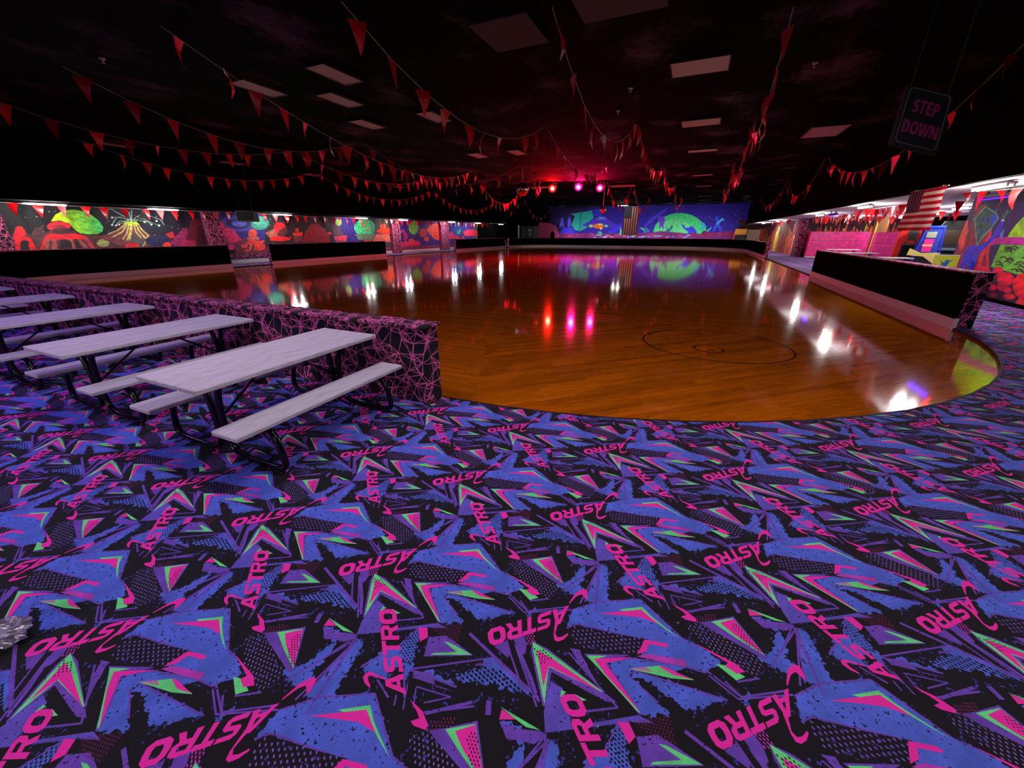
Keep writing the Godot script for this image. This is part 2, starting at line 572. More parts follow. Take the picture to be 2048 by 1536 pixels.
# pink cracked-line carpet that wraps the half walls and posts
func web_image() -> Image:
	var n := 768
	var im := Image.create(n, n, false, Image.FORMAT_RGB8)
	im.fill(Color(0.055, 0.045, 0.075))
	var pts := []
	for i in 81:
		pts.append(Vector2((i % 9 + rng.randf_range(0.05, 0.95)) * n / 9.0, (i / 9 + rng.randf_range(0.05, 0.95)) * n / 9.0))
	for i in pts.size():
		var ds := []
		for j in pts.size():
			if i == j: continue
			var d: Vector2 = pts[j] - pts[i]
			d.x = wrapf(d.x, -n / 2.0, n / 2.0)
			d.y = wrapf(d.y, -n / 2.0, n / 2.0)
			ds.append([d.length(), d])
		ds.sort_custom(func(p, q): return p[0] < q[0])
		for k in [0, 2, 3, 6, 10]:
			var d: Vector2 = ds[k][1]
			var w0 := rng.randf_range(6.0, 11.0)
			var w1 := rng.randf_range(2.0, 5.0)
			var col := Color(1.0, 0.46, 0.7).lerp(Color(0.9, 0.4, 0.64), rng.randf())
			var q: Vector2 = pts[i] + d * rng.randf_range(0.8, 1.25)
			var nn := d.normalized().orthogonal()
			for ox in [-n, 0, n]:
				for oy in [-n, 0, n]:
					var o := Vector2(ox, oy)
					fill(im, PackedVector2Array([pts[i] + nn * w0 / 2 + o, q + nn * w1 / 2 + o, q - nn * w1 / 2 + o, pts[i] - nn * w0 / 2 + o]), col)
	return im

# floor boards of the rink as seen from further off: rows of strips, grain along u
func wood_image(strips: int) -> Image:
	var n := 1024
	var im := Image.create(n, n, false, Image.FORMAT_RGB8)
	var g := FastNoiseLite.new()
	g.seed = 21
	g.frequency = 0.02
	g.fractal_octaves = 4
	var d := PackedByteArray()
	d.resize(n * n * 3)
	var tone := []
	var cut := []
	for s in strips:
		tone.append([rng.randf_range(0.9, 1.06), rng.randf_range(0.9, 1.06)])
		cut.append(rng.randf())
	for y in n:
		var s := y * strips / n
		var inside := fposmod(float(y) * strips / n, 1.0)
		for x in n:
			var u := float(x) / n
			var second := int(u > cut[s] and u < cut[s] + 0.5 or u < cut[s] - 0.5)
			var k: float = tone[s][second]
			# grain long in u; mirrored so that it repeats
			var mx := absf(x - n / 2.0)
			k *= 0.9 + (0.28 if strips == 1 else 0.16) * g.get_noise_2d(mx * 0.22 + s * 97.0, y * 4.0)
			if strips > 1 and inside < 0.04: k *= 0.88
			var o := (y * n + x) * 3
			d[o] = clampi(int(212 * k), 0, 255)
			d[o + 1] = clampi(int(112 * k), 0, 255)
			d[o + 2] = clampi(int(10 * k), 0, 255)
	im.set_data(n, n, false, Image.FORMAT_RGB8, d)
	return im

# ---------------------------------------------------------------- murals (flat paint on the walls), shapes traced from photo pixels
const LW_X := -26.5
const FW_Z := -61.0
const RW_X := 7.8

func paint(im: Image, f: Callable, list: Array) -> void:
	for s in list:
		var c: Color = s[0] if s[0] is Color else rgb(s[0][0], s[0][1], s[0][2])
		if s.size() == 3: stroke(im, to_tex(s[2], f), s[1], c)
		else: fill(im, to_tex(s[1], f), c)

func left_mural() -> Image:
	var W := 2048
	var Hh := 192
	var z0 := -4.0
	var z1 := -48.0
	var top := 3.0
	var bot := 0.5
	var im := Image.create(W, Hh, false, Image.FORMAT_RGB8)
	im.fill(rgb(17, 15, 20))
	var f := func(px: float, py: float) -> Vector2:
		var p := on_x(px, py, LW_X)
		return Vector2((p.z - z0) / (z1 - z0) * W, (top - p.y) / (top - bot) * Hh)
	var red := [238, 36, 48]
	var brown := [120, 66, 70]
	var dkred := [96, 18, 44]
	var pink := [224, 44, 110]
	var sky := [[[20, 21, 38], [200, 395, 420, 405, 420, 500, 200, 500]], [[40, 36, 130], [436, 400, 530, 410, 530, 500, 436, 500]], [[30, 27, 33], [530, 400, 668, 415, 668, 500, 530, 500]], [[46, 32, 130], [668, 415, 740, 420, 740, 500, 668, 500]], [[72, 66, 72], [740, 420, 790, 425, 790, 500, 740, 500]], [[54, 24, 136], [790, 425, 945, 430, 945, 500, 790, 500]], [[80, 76, 82], [945, 430, 1010, 435, 1010, 500, 945, 500]]]
	paint(im, f, sky)
	stars(im, 520, [rgb(220, 220, 235), rgb(150, 150, 190), rgb(255, 255, 255)], 2, Rect2i(0, 0, W, Hh * 3 / 4))
	blend(im, to_tex([101, 443, 111, 429, 126, 421, 143, 419, 164, 422, 183, 430, 198, 442, 207, 455, 204, 464, 195, 468, 178, 469, 160, 467, 148, 458, 138, 447, 120, 441], f), rgb(206, 220, 4), rgb(70, 214, 110))
	paint(im, f, [
		# red mushroom rocks in front of the planet
		[[92, 52, 56], [22, 472, 30, 458, 62, 470, 70, 455, 84, 454, 88, 466, 100, 462, 150, 462, 160, 470, 205, 470, 260, 500, 20, 506]],
		[[80, 46, 50], [70, 455, 84, 454, 88, 470, 68, 474]],
		[red, [31, 455, 36, 452, 45, 453, 49, 460, 52, 466, 50, 472, 64, 478, 45, 480, 33, 483, 25, 477]],
		[red, [28, 483, 45, 477, 62, 478, 68, 490, 74, 502, 60, 503, 55, 484, 46, 480, 40, 485, 40, 503, 30, 504]],
		[[40, 32, 40], [42, 484, 48, 480, 56, 482, 60, 503, 42, 504]],
		[red, ell(117, 453, 24, 10)], [[70, 36, 44], ell(122, 461, 19, 6)], [[150, 40, 48], ell(116, 453, 15, 4)],
		[red, [90, 472, 100, 467, 125, 469, 150, 467, 172, 472, 165, 479, 150, 478, 138, 480, 115, 480, 95, 480, 84, 500, 78, 501]],
		[[170, 84, 84], [92, 478, 100, 478, 96, 503, 86, 504]], [[170, 84, 84], [104, 478, 112, 479, 116, 502, 104, 503]], [[170, 84, 84], [138, 478, 145, 480, 152, 500, 146, 500]], [[170, 84, 84], [154, 478, 162, 480, 178, 498, 170, 499]], [[200, 60, 76], [165, 474, 174, 474, 192, 498, 184, 498]],
		[[44, 36, 44], [119, 480, 132, 478, 142, 484, 146, 500, 120, 502]], [[44, 36, 44], [148, 480, 156, 483, 164, 499, 154, 500]],
		[[168, 184, 110], ell(206, 486, 13, 8)], [[110, 120, 70], 1.5, [194, 484, 218, 480]], [[110, 120, 70], 1.5, [194, 490, 218, 486]],
		# volcano
		[brown, [196, 474, 215, 468, 230, 462, 247, 446, 277, 446, 285, 458, 302, 472, 300, 492, 280, 494, 240, 492, 210, 480]],
		[[90, 82, 84], [262, 470, 272, 466, 284, 480, 290, 494, 255, 494]],
		[[190, 226, 60], [246, 448, 250, 444, 262, 443, 274, 444, 280, 450, 268, 449, 258, 450]],
	])
	for s in [[250, 449, 236, 460, 216, 468], [253, 450, 244, 464, 226, 474], [257, 450, 254, 466, 246, 478], [261, 450, 259, 468, 254, 480], [264, 450, 262, 466, 259, 480], [268, 450, 272, 464, 282, 476], [272, 449, 278, 462, 290, 476], [276, 449, 284, 460, 298, 472], [296, 470, 290, 486, 286, 492]]:
		paint(im, f, [[[214, 206, 110], 3.0, s]])
	for s in [[262, 443, 258, 424], [263, 443, 263, 420], [266, 441, 272, 434, 279, 431], [268, 442, 280, 436, 292, 440, 303, 449], [270, 443, 280, 440, 289, 444], [258, 442, 246, 436, 232, 436, 224, 449], [256, 443, 240, 442, 232, 450], [254, 444, 246, 444, 238, 449], [258, 441, 240, 434, 223, 435], [262, 441, 236, 426, 220, 417], [268, 440, 300, 444, 318, 451], [300, 432, 322, 440, 328, 450]]:
		paint(im, f, [[[150, 190, 160], 2.0, s]])
	for s in [[224, 450], [232, 451], [238, 449], [224, 435], [289, 444], [303, 449], [318, 451], [313, 442]]:
		paint(im, f, [[[236, 250, 236], ell(s[0], s[1], 2.2, 2.0, 8)]])
	paint(im, f, [
		[[30, 34, 74], ell(316, 482, 26, 12)], [[226, 40, 50], ell(264, 493, 14, 8)], [[226, 60, 40], ell(334, 490, 9, 6)],
		[[190, 40, 60], [330, 468, 345, 463, 350, 474, 340, 478]], [[150, 36, 96], [338, 486, 350, 474, 366, 455, 374, 458, 380, 474, 372, 490, 350, 492]],
		[dkred, [374, 470, 382, 440, 392, 437, 404, 440, 412, 470, 416, 496, 368, 496]], [[170, 34, 84], ell(376, 488, 18, 9)], [[60, 14, 34], [396, 450, 406, 460, 412, 496, 392, 496]],
		# galaxy, pink mesas, green planet, mushroom rocks
		[[70, 70, 190], ell(475, 447, 36, 17)], [[44, 44, 120], ell(477, 447, 25, 11)], [[90, 110, 230], ell(478, 447, 14, 6)], [[60, 160, 140], ell(519, 446, 19, 14)], [[90, 190, 160], ell(514, 442, 9, 7)],
		[pink, [432, 441, 445, 445, 452, 455, 468, 460, 475, 470, 485, 480, 468, 486, 458, 488, 432, 470]], [[96, 48, 90], [432, 455, 440, 462, 452, 476, 460, 488, 436, 500, 432, 490]],
		[[214, 96, 160], 2.0, [438, 455, 448, 478, 458, 487]], [[214, 96, 160], 2.0, [446, 458, 456, 476, 466, 485]], [[214, 96, 160], 2.0, [454, 460, 464, 474, 472, 482]],
		[[116, 50, 70], [470, 486, 490, 476, 530, 484, 535, 505, 470, 510]],
		[[236, 84, 70], ell(505, 467, 9, 9)], [[206, 96, 80], ell(506, 477, 13, 5)], [[238, 60, 56], [490, 488, 500, 480, 515, 482, 530, 480, 524, 488, 505, 490]], [[220, 110, 96], [500, 488, 504, 488, 502, 502, 497, 502]], [[220, 110, 96], [509, 488, 514, 488, 512, 500, 507, 500]],
		[[240, 70, 60], ell(519, 494, 11, 7)], [[230, 80, 90], ell(488, 492, 7, 4)], [[220, 60, 140], ell(463, 494, 7, 6)], [[240, 80, 80], ell(495, 501, 5, 3)],
		[[214, 30, 40], ell(559, 455, 12, 11)], [[92, 40, 44], [558, 462, 572, 452, 575, 466, 566, 474, 554, 472]], [[238, 60, 50], ell(550, 466, 5, 4)], [[236, 34, 34], [540, 474, 552, 471, 580, 475, 584, 471, 580, 480, 560, 483, 540, 481]], [[180, 100, 80], [530, 466, 548, 458, 556, 470, 540, 476]],
		[[226, 40, 50], ell(594, 460, 4, 4)], [[240, 60, 30], [584, 466, 605, 464, 605, 472, 588, 472]], [[120, 50, 60], [588, 472, 604, 472, 606, 484, 586, 484]],
		[[150, 24, 46], [606, 476, 612, 460, 622, 448, 636, 448, 650, 460, 658, 474, 660, 484, 606, 484]], [[226, 50, 60], ell(659, 467, 4, 3)],
		[[98, 66, 96], [663, 445, 672, 443, 682, 462, 690, 472, 668, 476]], [[238, 60, 96], [668, 474, 694, 470, 692, 482, 672, 482]], [[170, 70, 100], [672, 480, 692, 480, 690, 490, 674, 490]],
		[[150, 210, 80], ell(677, 444, 6, 8)], [[70, 226, 150], ell(729, 455, 21, 17)], [[60, 180, 140], [741, 440, 750, 455, 748, 466, 742, 470]], [[200, 140, 60], ell(726, 450, 3, 5)], [[200, 140, 60], ell(735, 459, 4, 3)], [[110, 140, 110], [710, 468, 750, 468, 744, 480, 716, 480]],
		[[240, 80, 40], ell(766, 452, 6, 5)], [[240, 56, 20], [752, 463, 760, 457, 784, 455, 784, 468, 770, 470]], [[220, 110, 96], [752, 468, 778, 470, 782, 484, 744, 484]], [[220, 60, 70], ell(735, 484, 8, 4)],
		# between the posts
		[[120, 230, 80], ell(827, 455, 10, 14)], [[180, 40, 140], [795, 470, 806, 458, 816, 470, 812, 486, 798, 490]], [[40, 20, 80], [801, 468, 806, 464, 808, 484, 802, 484]], [[230, 40, 110], [796, 488, 810, 484, 838, 482, 842, 490, 800, 494]], [[200, 36, 70], ell(846, 466, 8, 9)], [[240, 70, 40], [853, 460, 860, 450, 876, 446, 882, 450, 882, 482, 868, 478]], [[206, 50, 50], [866, 455, 872, 449, 878, 452, 876, 478, 868, 474]], [[240, 60, 96], ell(823, 483, 7, 6)], [[230, 56, 70], ell(853, 478, 5, 5)],
		[[20, 80, 220], ell(913, 460, 9, 11)], [[60, 210, 140], [916, 460, 922, 460, 920, 468, 912, 468]], [[230, 40, 110], [896, 470, 903, 462, 908, 470, 918, 472, 920, 478, 896, 478]], [[240, 30, 70], [926, 464, 936, 459, 950, 460, 962, 466, 958, 472, 930, 472]], [[200, 40, 90], [926, 470, 930, 478, 920, 480]], [[130, 80, 96], ell(960, 454, 7, 7)], [[220, 80, 100], [966, 470, 972, 458, 976, 470, 986, 466, 994, 478, 966, 480]], [[230, 214, 20], ell(996, 455, 4, 9)], [[150, 190, 130], ell(976, 451, 3, 3)],
	])
	brush(im, 0.5, 31, 0.06)
	return im

func far_mural() -> Image:
	var W := 1536
	var Hh := 288
	var x0 := -21.0
	var x1 := 7.7
	var top := CEIL
	var im := Image.create(W, Hh, false, Image.FORMAT_RGB8)
	im.fill(rgb(44, 26, 150))
	var f := func(px: float, py: float) -> Vector2:
		var p := on_z(px, py, FW_Z)
		return Vector2((p.x - x0) / (x1 - x0) * W, (top - p.y) / top * Hh)
	stars(im, 260, [rgb(200, 220, 255), rgb(120, 140, 240), rgb(255, 255, 255)], 3, Rect2i(W * 5 / 10, 40, W / 2 - 60, Hh / 2))
	stars(im, 90, [rgb(120, 110, 230)], 2, Rect2i(0, 40, W / 2, Hh / 2))
	paint(im, f, [
		[[34, 16, 80], [1100, 405, 1180, 405, 1170, 440, 1130, 470, 1100, 470]],
		[[30, 190, 156], [1140, 428, 1184, 421, 1187, 436, 1172, 448, 1175, 455, 1160, 462, 1150, 460, 1143, 450, 1150, 432]], [[40, 150, 140], [1160, 424, 1164, 424, 1162, 462, 1158, 462]],
		[[50, 50, 210], [1187, 419, 1203, 418, 1203, 432, 1187, 433]],
		[[76, 50, 190], [1163, 450, 1183, 441, 1194, 434, 1212, 434, 1220, 442, 1235, 451, 1216, 457, 1185, 457]], [[104, 84, 210], [1193, 440, 1197, 433, 1210, 433, 1215, 440]], [[90, 160, 220], ell(1203, 436, 6, 2)],
		[[255, 110, 20], ell(1197, 452, 10, 5)], [[170, 240, 60], ell(1182, 452, 4, 3)], [[200, 250, 70], ell(1201, 449, 5, 2)], [[150, 250, 120], ell(1212, 452, 4, 2)], [[240, 220, 40], ell(1202, 457, 3, 2)],
		[[60, 50, 220], [1212, 466, 1225, 456, 1244, 446, 1240, 456, 1230, 467]], [[60, 50, 220], [1118, 466, 1128, 455, 1145, 455, 1150, 468]],
		# two figures on the left
		[[90, 90, 240], [1121, 442, 1123, 435, 1126, 435, 1127, 442, 1128, 450, 1127, 458, 1124, 450, 1120, 458, 1119, 450]], [[90, 90, 240], [1135, 442, 1137, 434, 1140, 434, 1142, 442, 1142, 450, 1143, 458, 1139, 450, 1136, 458, 1135, 450]],
		# right sky swirl and planet
		[[76, 60, 210], [1285, 455, 1300, 438, 1318, 424, 1338, 414, 1330, 424, 1312, 436, 1296, 450]],
		[[66, 232, 120], ell(1360, 469, 54, 43, 24, 0.0, PI)], [[100, 236, 130], ell(1350, 466, 36, 28, 20, 0.0, PI)], [[40, 160, 90], 1.5, [1369, 432, 1370, 440, 1366, 446]],
		[[110, 60, 200], [1317, 430, 1322, 434, 1328, 431, 1330, 440, 1327, 450, 1328, 460, 1323, 452, 1318, 460, 1319, 446, 1315, 438]],
		[[40, 110, 140], [1329, 470, 1334, 458, 1332, 452, 1337, 460, 1344, 450, 1346, 455, 1338, 464, 1340, 473, 1330, 473]],
		[[46, 60, 210], [1362, 449, 1368, 450, 1370, 456, 1378, 455, 1382, 452, 1386, 454, 1393, 462, 1394, 472, 1388, 474, 1374, 473, 1376, 463, 1368, 458]],
		[[40, 200, 220], [1403, 444, 1408, 446, 1414, 454, 1406, 456, 1404, 462, 1401, 462, 1402, 450]],
		[[50, 80, 220], [1431, 432, 1436, 432, 1438, 440, 1440, 450, 1444, 462, 1440, 463, 1435, 453, 1428, 463, 1425, 462, 1431, 448]], [[60, 210, 240], [1432, 448, 1440, 440, 1444, 435, 1449, 440, 1442, 443, 1434, 450]],
		[[60, 210, 200], [1410, 464, 1422, 454, 1423, 456, 1414, 466]],
		[[110, 220, 170], [1278, 454, 1290, 458, 1300, 460, 1288, 462]], [[60, 120, 160], [1286, 466, 1292, 452, 1300, 464]],
		# ground
		[[120, 40, 110], [1112, 466, 1160, 467, 1300, 466, 1320, 462, 1390, 468, 1475, 462, 1475, 500, 1112, 500]],
	])
	for i in 60:
		var px := 1116.0 + i * 6.1 + rng.randf_range(-2, 2)
		var big := rng.randf_range(2.0, 5.5) * (1.5 if px > 1405 else 1.0)
		paint(im, f, [[rgb(180, 36, 100).lerp(rgb(110, 24, 70), rng.randf()), ell(px, 470.0 + rng.randf_range(-1.0, 4.0) - (3.0 if px > 1405 else 0.0), big, big * 0.8, 10)]])
	for i in 40:
		var px := 1180.0 + rng.randf() * 210.0
		paint(im, f, [[[rgb(110, 200, 200), rgb(90, 120, 220), rgb(220, 200, 230)][i % 3], ell(px, 472.0 + rng.randf_range(-2, 3), rng.randf_range(2, 5), 0.9, 8)]])
	paint(im, f, [[[70, 170, 130], [1201, 462, 1204, 466, 1203, 474, 1198, 472, 1195, 464]], [[80, 190, 150], [1238, 470, 1241, 452, 1246, 470]],
		# painted rocks right of the mural
		[[60, 24, 20], [1478, 440, 1530, 440, 1530, 500, 1478, 500]], [[70, 120, 60], ell(1516, 472, 10, 10)], [[160, 200, 60], 2.5, [1507, 468, 1514, 462, 1524, 468]], [[210, 60, 30], [1524, 460, 1540, 450, 1540, 482, 1522, 480]]])
	brush(im, 0.22, 33, 0.04)
	return im

func right_mural() -> Image:
	var W := 1400
	var Hh := 400
	var z0 := -18.2
	var z1 := -6.0
	var top := 2.85
	var im := Image.create(W, Hh, false, Image.FORMAT_RGB8)
	im.fill(rgb(40, 14, 84))
	var f := func(px: float, py: float) -> Vector2:
		var p := on_x(px, py, RW_X)
		return Vector2((p.z - z0) / (z1 - z0) * W, (top - p.y) / top * Hh)
	stars(im, 240, [rgb(170, 190, 255), rgb(110, 110, 220)], 3, Rect2i(0, 0, W, Hh * 3 / 4))
	var g := func(z: float, y: float) -> Vector2:
		return Vector2((z - z0) / (z1 - z0) * W, (top - y) / top * Hh)
	# planet: a disc that runs on past the frame
	var disc := PackedVector2Array()
	var mid := on_x(2010, 487, RW_X)
	for i in 40:
		var a := PI * i / 39.0
		disc.append(g.call(mid.z + 1.75 + 1.75 * cos(a), 1.62 + 1.05 * sin(a)))
	fill(im, disc, rgb(150, 226, 20))
	var wave := PackedVector2Array([g.call(mid.z - 0.15, 1.5), g.call(mid.z + 3.4, 1.5), g.call(mid.z + 3.0, 0.6), g.call(mid.z - 0.15, 0.9)])
	fill(im, wave, rgb(100, 190, 50))
	for i in 90:
		var zz := mid.z + rng.randf_range(-0.2, 3.3)
		var yy := rng.randf_range(0.65, 1.48)
		stroke(im, PackedVector2Array([g.call(zz, yy), g.call(zz + 0.15, yy + 0.03), g.call(zz + 0.3, yy - 0.02)]), 4.0, rgb(28, 40, 34))
	stroke(im, PackedVector2Array([g.call(mid.z - 0.9, 1.52), g.call(mid.z - 0.3, 1.6), g.call(mid.z + 1.0, 1.6), g.call(mid.z + 3.6, 1.52)]), 26.0, rgb(180, 20, 140))
	paint(im, f, [
		[[150, 26, 52], [1890, 545, 1905, 520, 1918, 490, 1940, 452, 1957, 415, 1972, 407, 1985, 420, 1984, 470, 1960, 520, 1950, 550]],
		[[232, 76, 40], [1908, 462, 1916, 450, 1937, 440, 1936, 462, 1928, 492, 1921, 505, 1917, 480]], [[110, 20, 44], [1950, 425, 1956, 430, 1940, 480, 1932, 500, 1938, 460]],
		[[226, 34, 62], [1955, 530, 1972, 480, 1983, 455, 1984, 480, 1978, 510, 1980, 540, 1993, 556, 1982, 554, 1968, 535, 1962, 548]], [[140, 20, 46], [1964, 530, 1972, 500, 1974, 530, 1968, 540]],
		# alien face
		[[90, 200, 180], [1949, 437, 1972, 412, 1986, 420, 1993, 424, 1999, 436, 1985, 456, 1965, 477, 1954, 494, 1952, 470]],
		[[44, 110, 94], [1951, 437, 1972, 415, 1985, 423, 1992, 427, 1996, 436, 1984, 454, 1964, 474, 1955, 489, 1954, 470]],
		[[30, 80, 230], [1982, 432, 1992, 427, 1996, 436, 1983, 452]], [[60, 90, 230], ell(1968, 441, 5, 4)], [[60, 90, 230], ell(1977, 441, 4, 4)], [[20, 40, 60], ell(1968, 441, 2.5, 3)], [[20, 40, 60], ell(1977, 441, 2, 3)], [[40, 60, 190], ell(1966, 462, 4, 2)], [[20, 50, 44], [1958, 450, 1966, 448, 1962, 458]],
		[[60, 160, 120], 3.0, [1972, 414, 1976, 408]], [[60, 160, 120], 3.0, [1988, 424, 1998, 418]],
		# blue suit and raised arm
		[[52, 44, 236], [1916, 545, 1928, 508, 1938, 492, 1952, 490, 1958, 492, 1976, 482, 1990, 463, 2003, 442, 2009, 446, 1998, 470, 1976, 492, 1958, 508, 1948, 545, 1938, 545, 1934, 525, 1928, 545]],
		[[200, 240, 230], [2004, 439, 2010, 439, 2009, 443, 2003, 442]], [[40, 140, 110], [2005, 439, 2006, 425, 2009, 432, 2018, 412, 2016, 425, 2028, 416, 2014, 430, 2010, 440]],
		[[90, 130, 250], [2001, 466, 2007, 459, 2010, 455, 2009, 466, 2004, 478, 2000, 474]],
		# red boulders
		[[60, 10, 40], [1935, 552, 1990, 560, 2048, 590, 2048, 625, 1960, 600, 1930, 570]],
		[[236, 12, 70], ell(1961, 541, 15, 10)], [[220, 14, 70], ell(1997, 543, 11, 9)], [[238, 16, 60], ell(2012, 558, 17, 14)], [[190, 12, 60], ell(2006, 572, 12, 10)], [[230, 24, 60], ell(1985, 575, 9, 6)], [[210, 16, 66], ell(2016, 580, 9, 6)], [[236, 30, 40], ell(2050, 572, 24, 26)], [[226, 30, 50], ell(2020, 593, 12, 6)], [[238, 60, 30], ell(2050, 606, 18, 9)], [[130, 20, 60], ell(1988, 590, 8, 5)],
	])
	for i in 9:
		var zz := on_x(2048, 560, RW_X).z + 0.5 + i * 0.8
		var c: Vector2 = g.call(zz, 0.35 + 0.2 * (i % 3))
		fill(im, PackedVector2Array(range(16).map(func(k): return c + Vector2(48 * cos(k * TAU / 16), 44 * sin(k * TAU / 16)))), rgb(232, 20 + 14 * (i % 3), 54))
	brush(im, 0.45, 35, 0.03)
	return im

# reddish painted rocks above the pink counter and along the far right wall
func rock_mural(sd: int) -> Image:
	var W := 768
	var Hh := 160
	var im := Image.create(W, Hh, false, Image.FORMAT_RGB8)
	im.fill(rgb(60, 22, 40))
	rng.seed = sd
	for i in 46:
		var x := i * 17.0 + rng.randf_range(-5, 5)
		var w := rng.randf_range(7, 13)
		var t := rng.randf_range(4, 80)
		var cols := [rgb(214, 60, 50), rgb(236, 110, 60), rgb(170, 50, 70), rgb(232, 40, 80), rgb(200, 200, 60), rgb(220, 90, 60)]
		fill(im, PackedVector2Array([Vector2(x, t), Vector2(x + w, t + 6), Vector2(x + w * 1.5, Hh), Vector2(x - w * 0.6, Hh)]), cols[rng.randi() % 6])
	brush(im, 0.6, sd, 0.05)
	return im

# stars and stripes: canton at top left, stripes along x
func flag_image() -> Image:
	var W := 494
	var Hh := 260
	var im := Image.create(W, Hh, false, Image.FORMAT_RGB8)
	for i in 13:
		im.fill_rect(Rect2i(0, i * 20, W, 20), rgb(196, 24, 44) if i % 2 == 0 else rgb(244, 236, 224))
	im.fill_rect(Rect2i(0, 0, 198, 140), rgb(30, 28, 62))
	for r in 9:
		for c in (6 if r % 2 == 0 else 5):
			var o := Vector2(17 + c * 33 + (16 if r % 2 else 0), 14 + r * 14)
			var p := PackedVector2Array()
			for k in 10:
				var a := -PI / 2 + k * PI / 5
				p.append(o + Vector2(cos(a), sin(a)) * (7.0 if k % 2 == 0 else 3.0))
			fill(im, p, rgb(240, 238, 236))
	return im

# ---------------------------------------------------------------- builders
func rink_outline() -> PackedVector2Array:
	var out := PackedVector2Array()
	# corner centre, radius, start angle (x = cos, z = sin)
	for c in [[-2.45, -11.0, 7.5, PI / 2, 0.0], [-3.45, -49.0, 8.5, 0.0, -PI / 2], [-17.9, -51.5, 6.0, -PI / 2, -PI], [-19.9, -7.5, 4.0, -PI, -PI * 1.5]]:
		for i in 19:
			var a: float = lerpf(c[3], c[4], i / 18.0)
			out.append(Vector2(c[0] + c[2] * cos(a), c[1] + c[2] * sin(a)))
	return out

# upright wall along a path in plan; side +1 puts the thickness to the left of the path
func wall_strip(path: Array, t0: float, t1: float, y0: float, y1: float) -> ArrayMesh:
	var st := new_st()
	var A := []
	var B := []
	for i in path.size():
		var d: Vector2 = (path[mini(i + 1, path.size() - 1)] - path[maxi(i - 1, 0)]).normalized()
		var n := Vector2(d.y, -d.x)
		A.append(path[i] + n * t0)
		B.append(path[i] + n * t1)
	for i in path.size() - 1:
		var a0: Vector2 = A[i]
		var a1: Vector2 = A[i + 1]
		var b0: Vector2 = B[i]
		var b1: Vector2 = B[i + 1]
		quad(st, Vector3(a0.x, y0, a0.y), Vector3(a1.x, y0, a1.y), Vector3(a1.x, y1, a1.y), Vector3(a0.x, y1, a0.y))
		quad(st, Vector3(b0.x, y0, b0.y), Vector3(b0.x, y1, b0.y), Vector3(b1.x, y1, b1.y), Vector3(b1.x, y0, b1.y))
		quad(st, Vector3(a0.x, y1, a0.y), Vector3(a1.x, y1, a1.y), Vector3(b1.x, y1, b1.y), Vector3(b0.x, y1, b0.y))
		quad(st, Vector3(a0.x, y0, a0.y), Vector3(b0.x, y0, b0.y), Vector3(b1.x, y0, b1.y), Vector3(a1.x, y0, a1.y))
	for i in [0, path.size() - 1]:
		quad(st, Vector3(A[i].x, y0, A[i].y), Vector3(A[i].x, y1, A[i].y), Vector3(B[i].x, y1, B[i].y), Vector3(B[i].x, y0, B[i].y))
	return fin(st)

# path runs with the rink on its right hand side seen from above
func barrier(label: String, path: Array, h: float) -> Node3D:
	var t := thing("rink_barrier", label, "barrier")
	obj("body", wall_strip(path, 0.0, 0.26, -0.04, h), M.web, t)
	obj("rink_face", wall_strip(path, -0.012, 0.0, 0.17, h - 0.012), M.black_face, t)
	obj("kickboard", wall_strip(path, -0.035, 0.0, -0.04, 0.17), M.kick, t)
	obj("cap", wall_strip(path, -0.03, 0.29, h, h + 0.025), M.web, t)
	return t

func picnic_table(label: String, at: Vector3) -> Node3D:
	var t := thing("picnic_table", label, "table", at, 0.0, "picnic tables beside the web-patterned half wall")
	for k in 3:
		obj("top_plank", box(Vector3(-0.4 + k * 0.268, 0.722, -0.9), Vector3(-0.4 + k * 0.268 + 0.25, 0.762, 0.9), 0.007), M.plank[k], t)
	for s in [-1, 1]:
		obj("bench_plank", box(Vector3(s * 0.56 - 0.145, 0.412, -0.9), Vector3(s * 0.56 + 0.145, 0.452, 0.9), 0.008), M.plank[3], t)
	for e in [-1, 1]:
		for s in [-1, 1]:
			var st := new_st()
			var z: float = e * 0.62
			tube(st, rounded([Vector3(s * 0.27, 0.695, z), Vector3(s * 0.13, 0.69, z), Vector3(s * 0.055, 0.5, z), Vector3(s * 0.045, 0.1, z), Vector3(s * 0.2, 0.028, z), Vector3(s * 0.62, 0.028, z), Vector3(s * 0.76, 0.06, z), Vector3(s * 0.68, 0.385, z), Vector3(s * 0.46, 0.388, z)], 0.14, 6), 0.027, 10)
			obj("leg", fin(st), M.tube, t)
		var cr := new_st()
		bx(cr, Vector3(-0.36, 0.69, e * 0.62 - 0.02), Vector3(0.36, 0.722, e * 0.62 + 0.02))
		obj("top_bracket", fin(cr), M.tube, t)
		var br := new_st()
		tube(br, [Vector3(0, 0.33, e * 0.62), Vector3(0, 0.715, e * 0.08)], 0.011, 8)
		obj("brace", fin(br), M.tube, t)
	return t

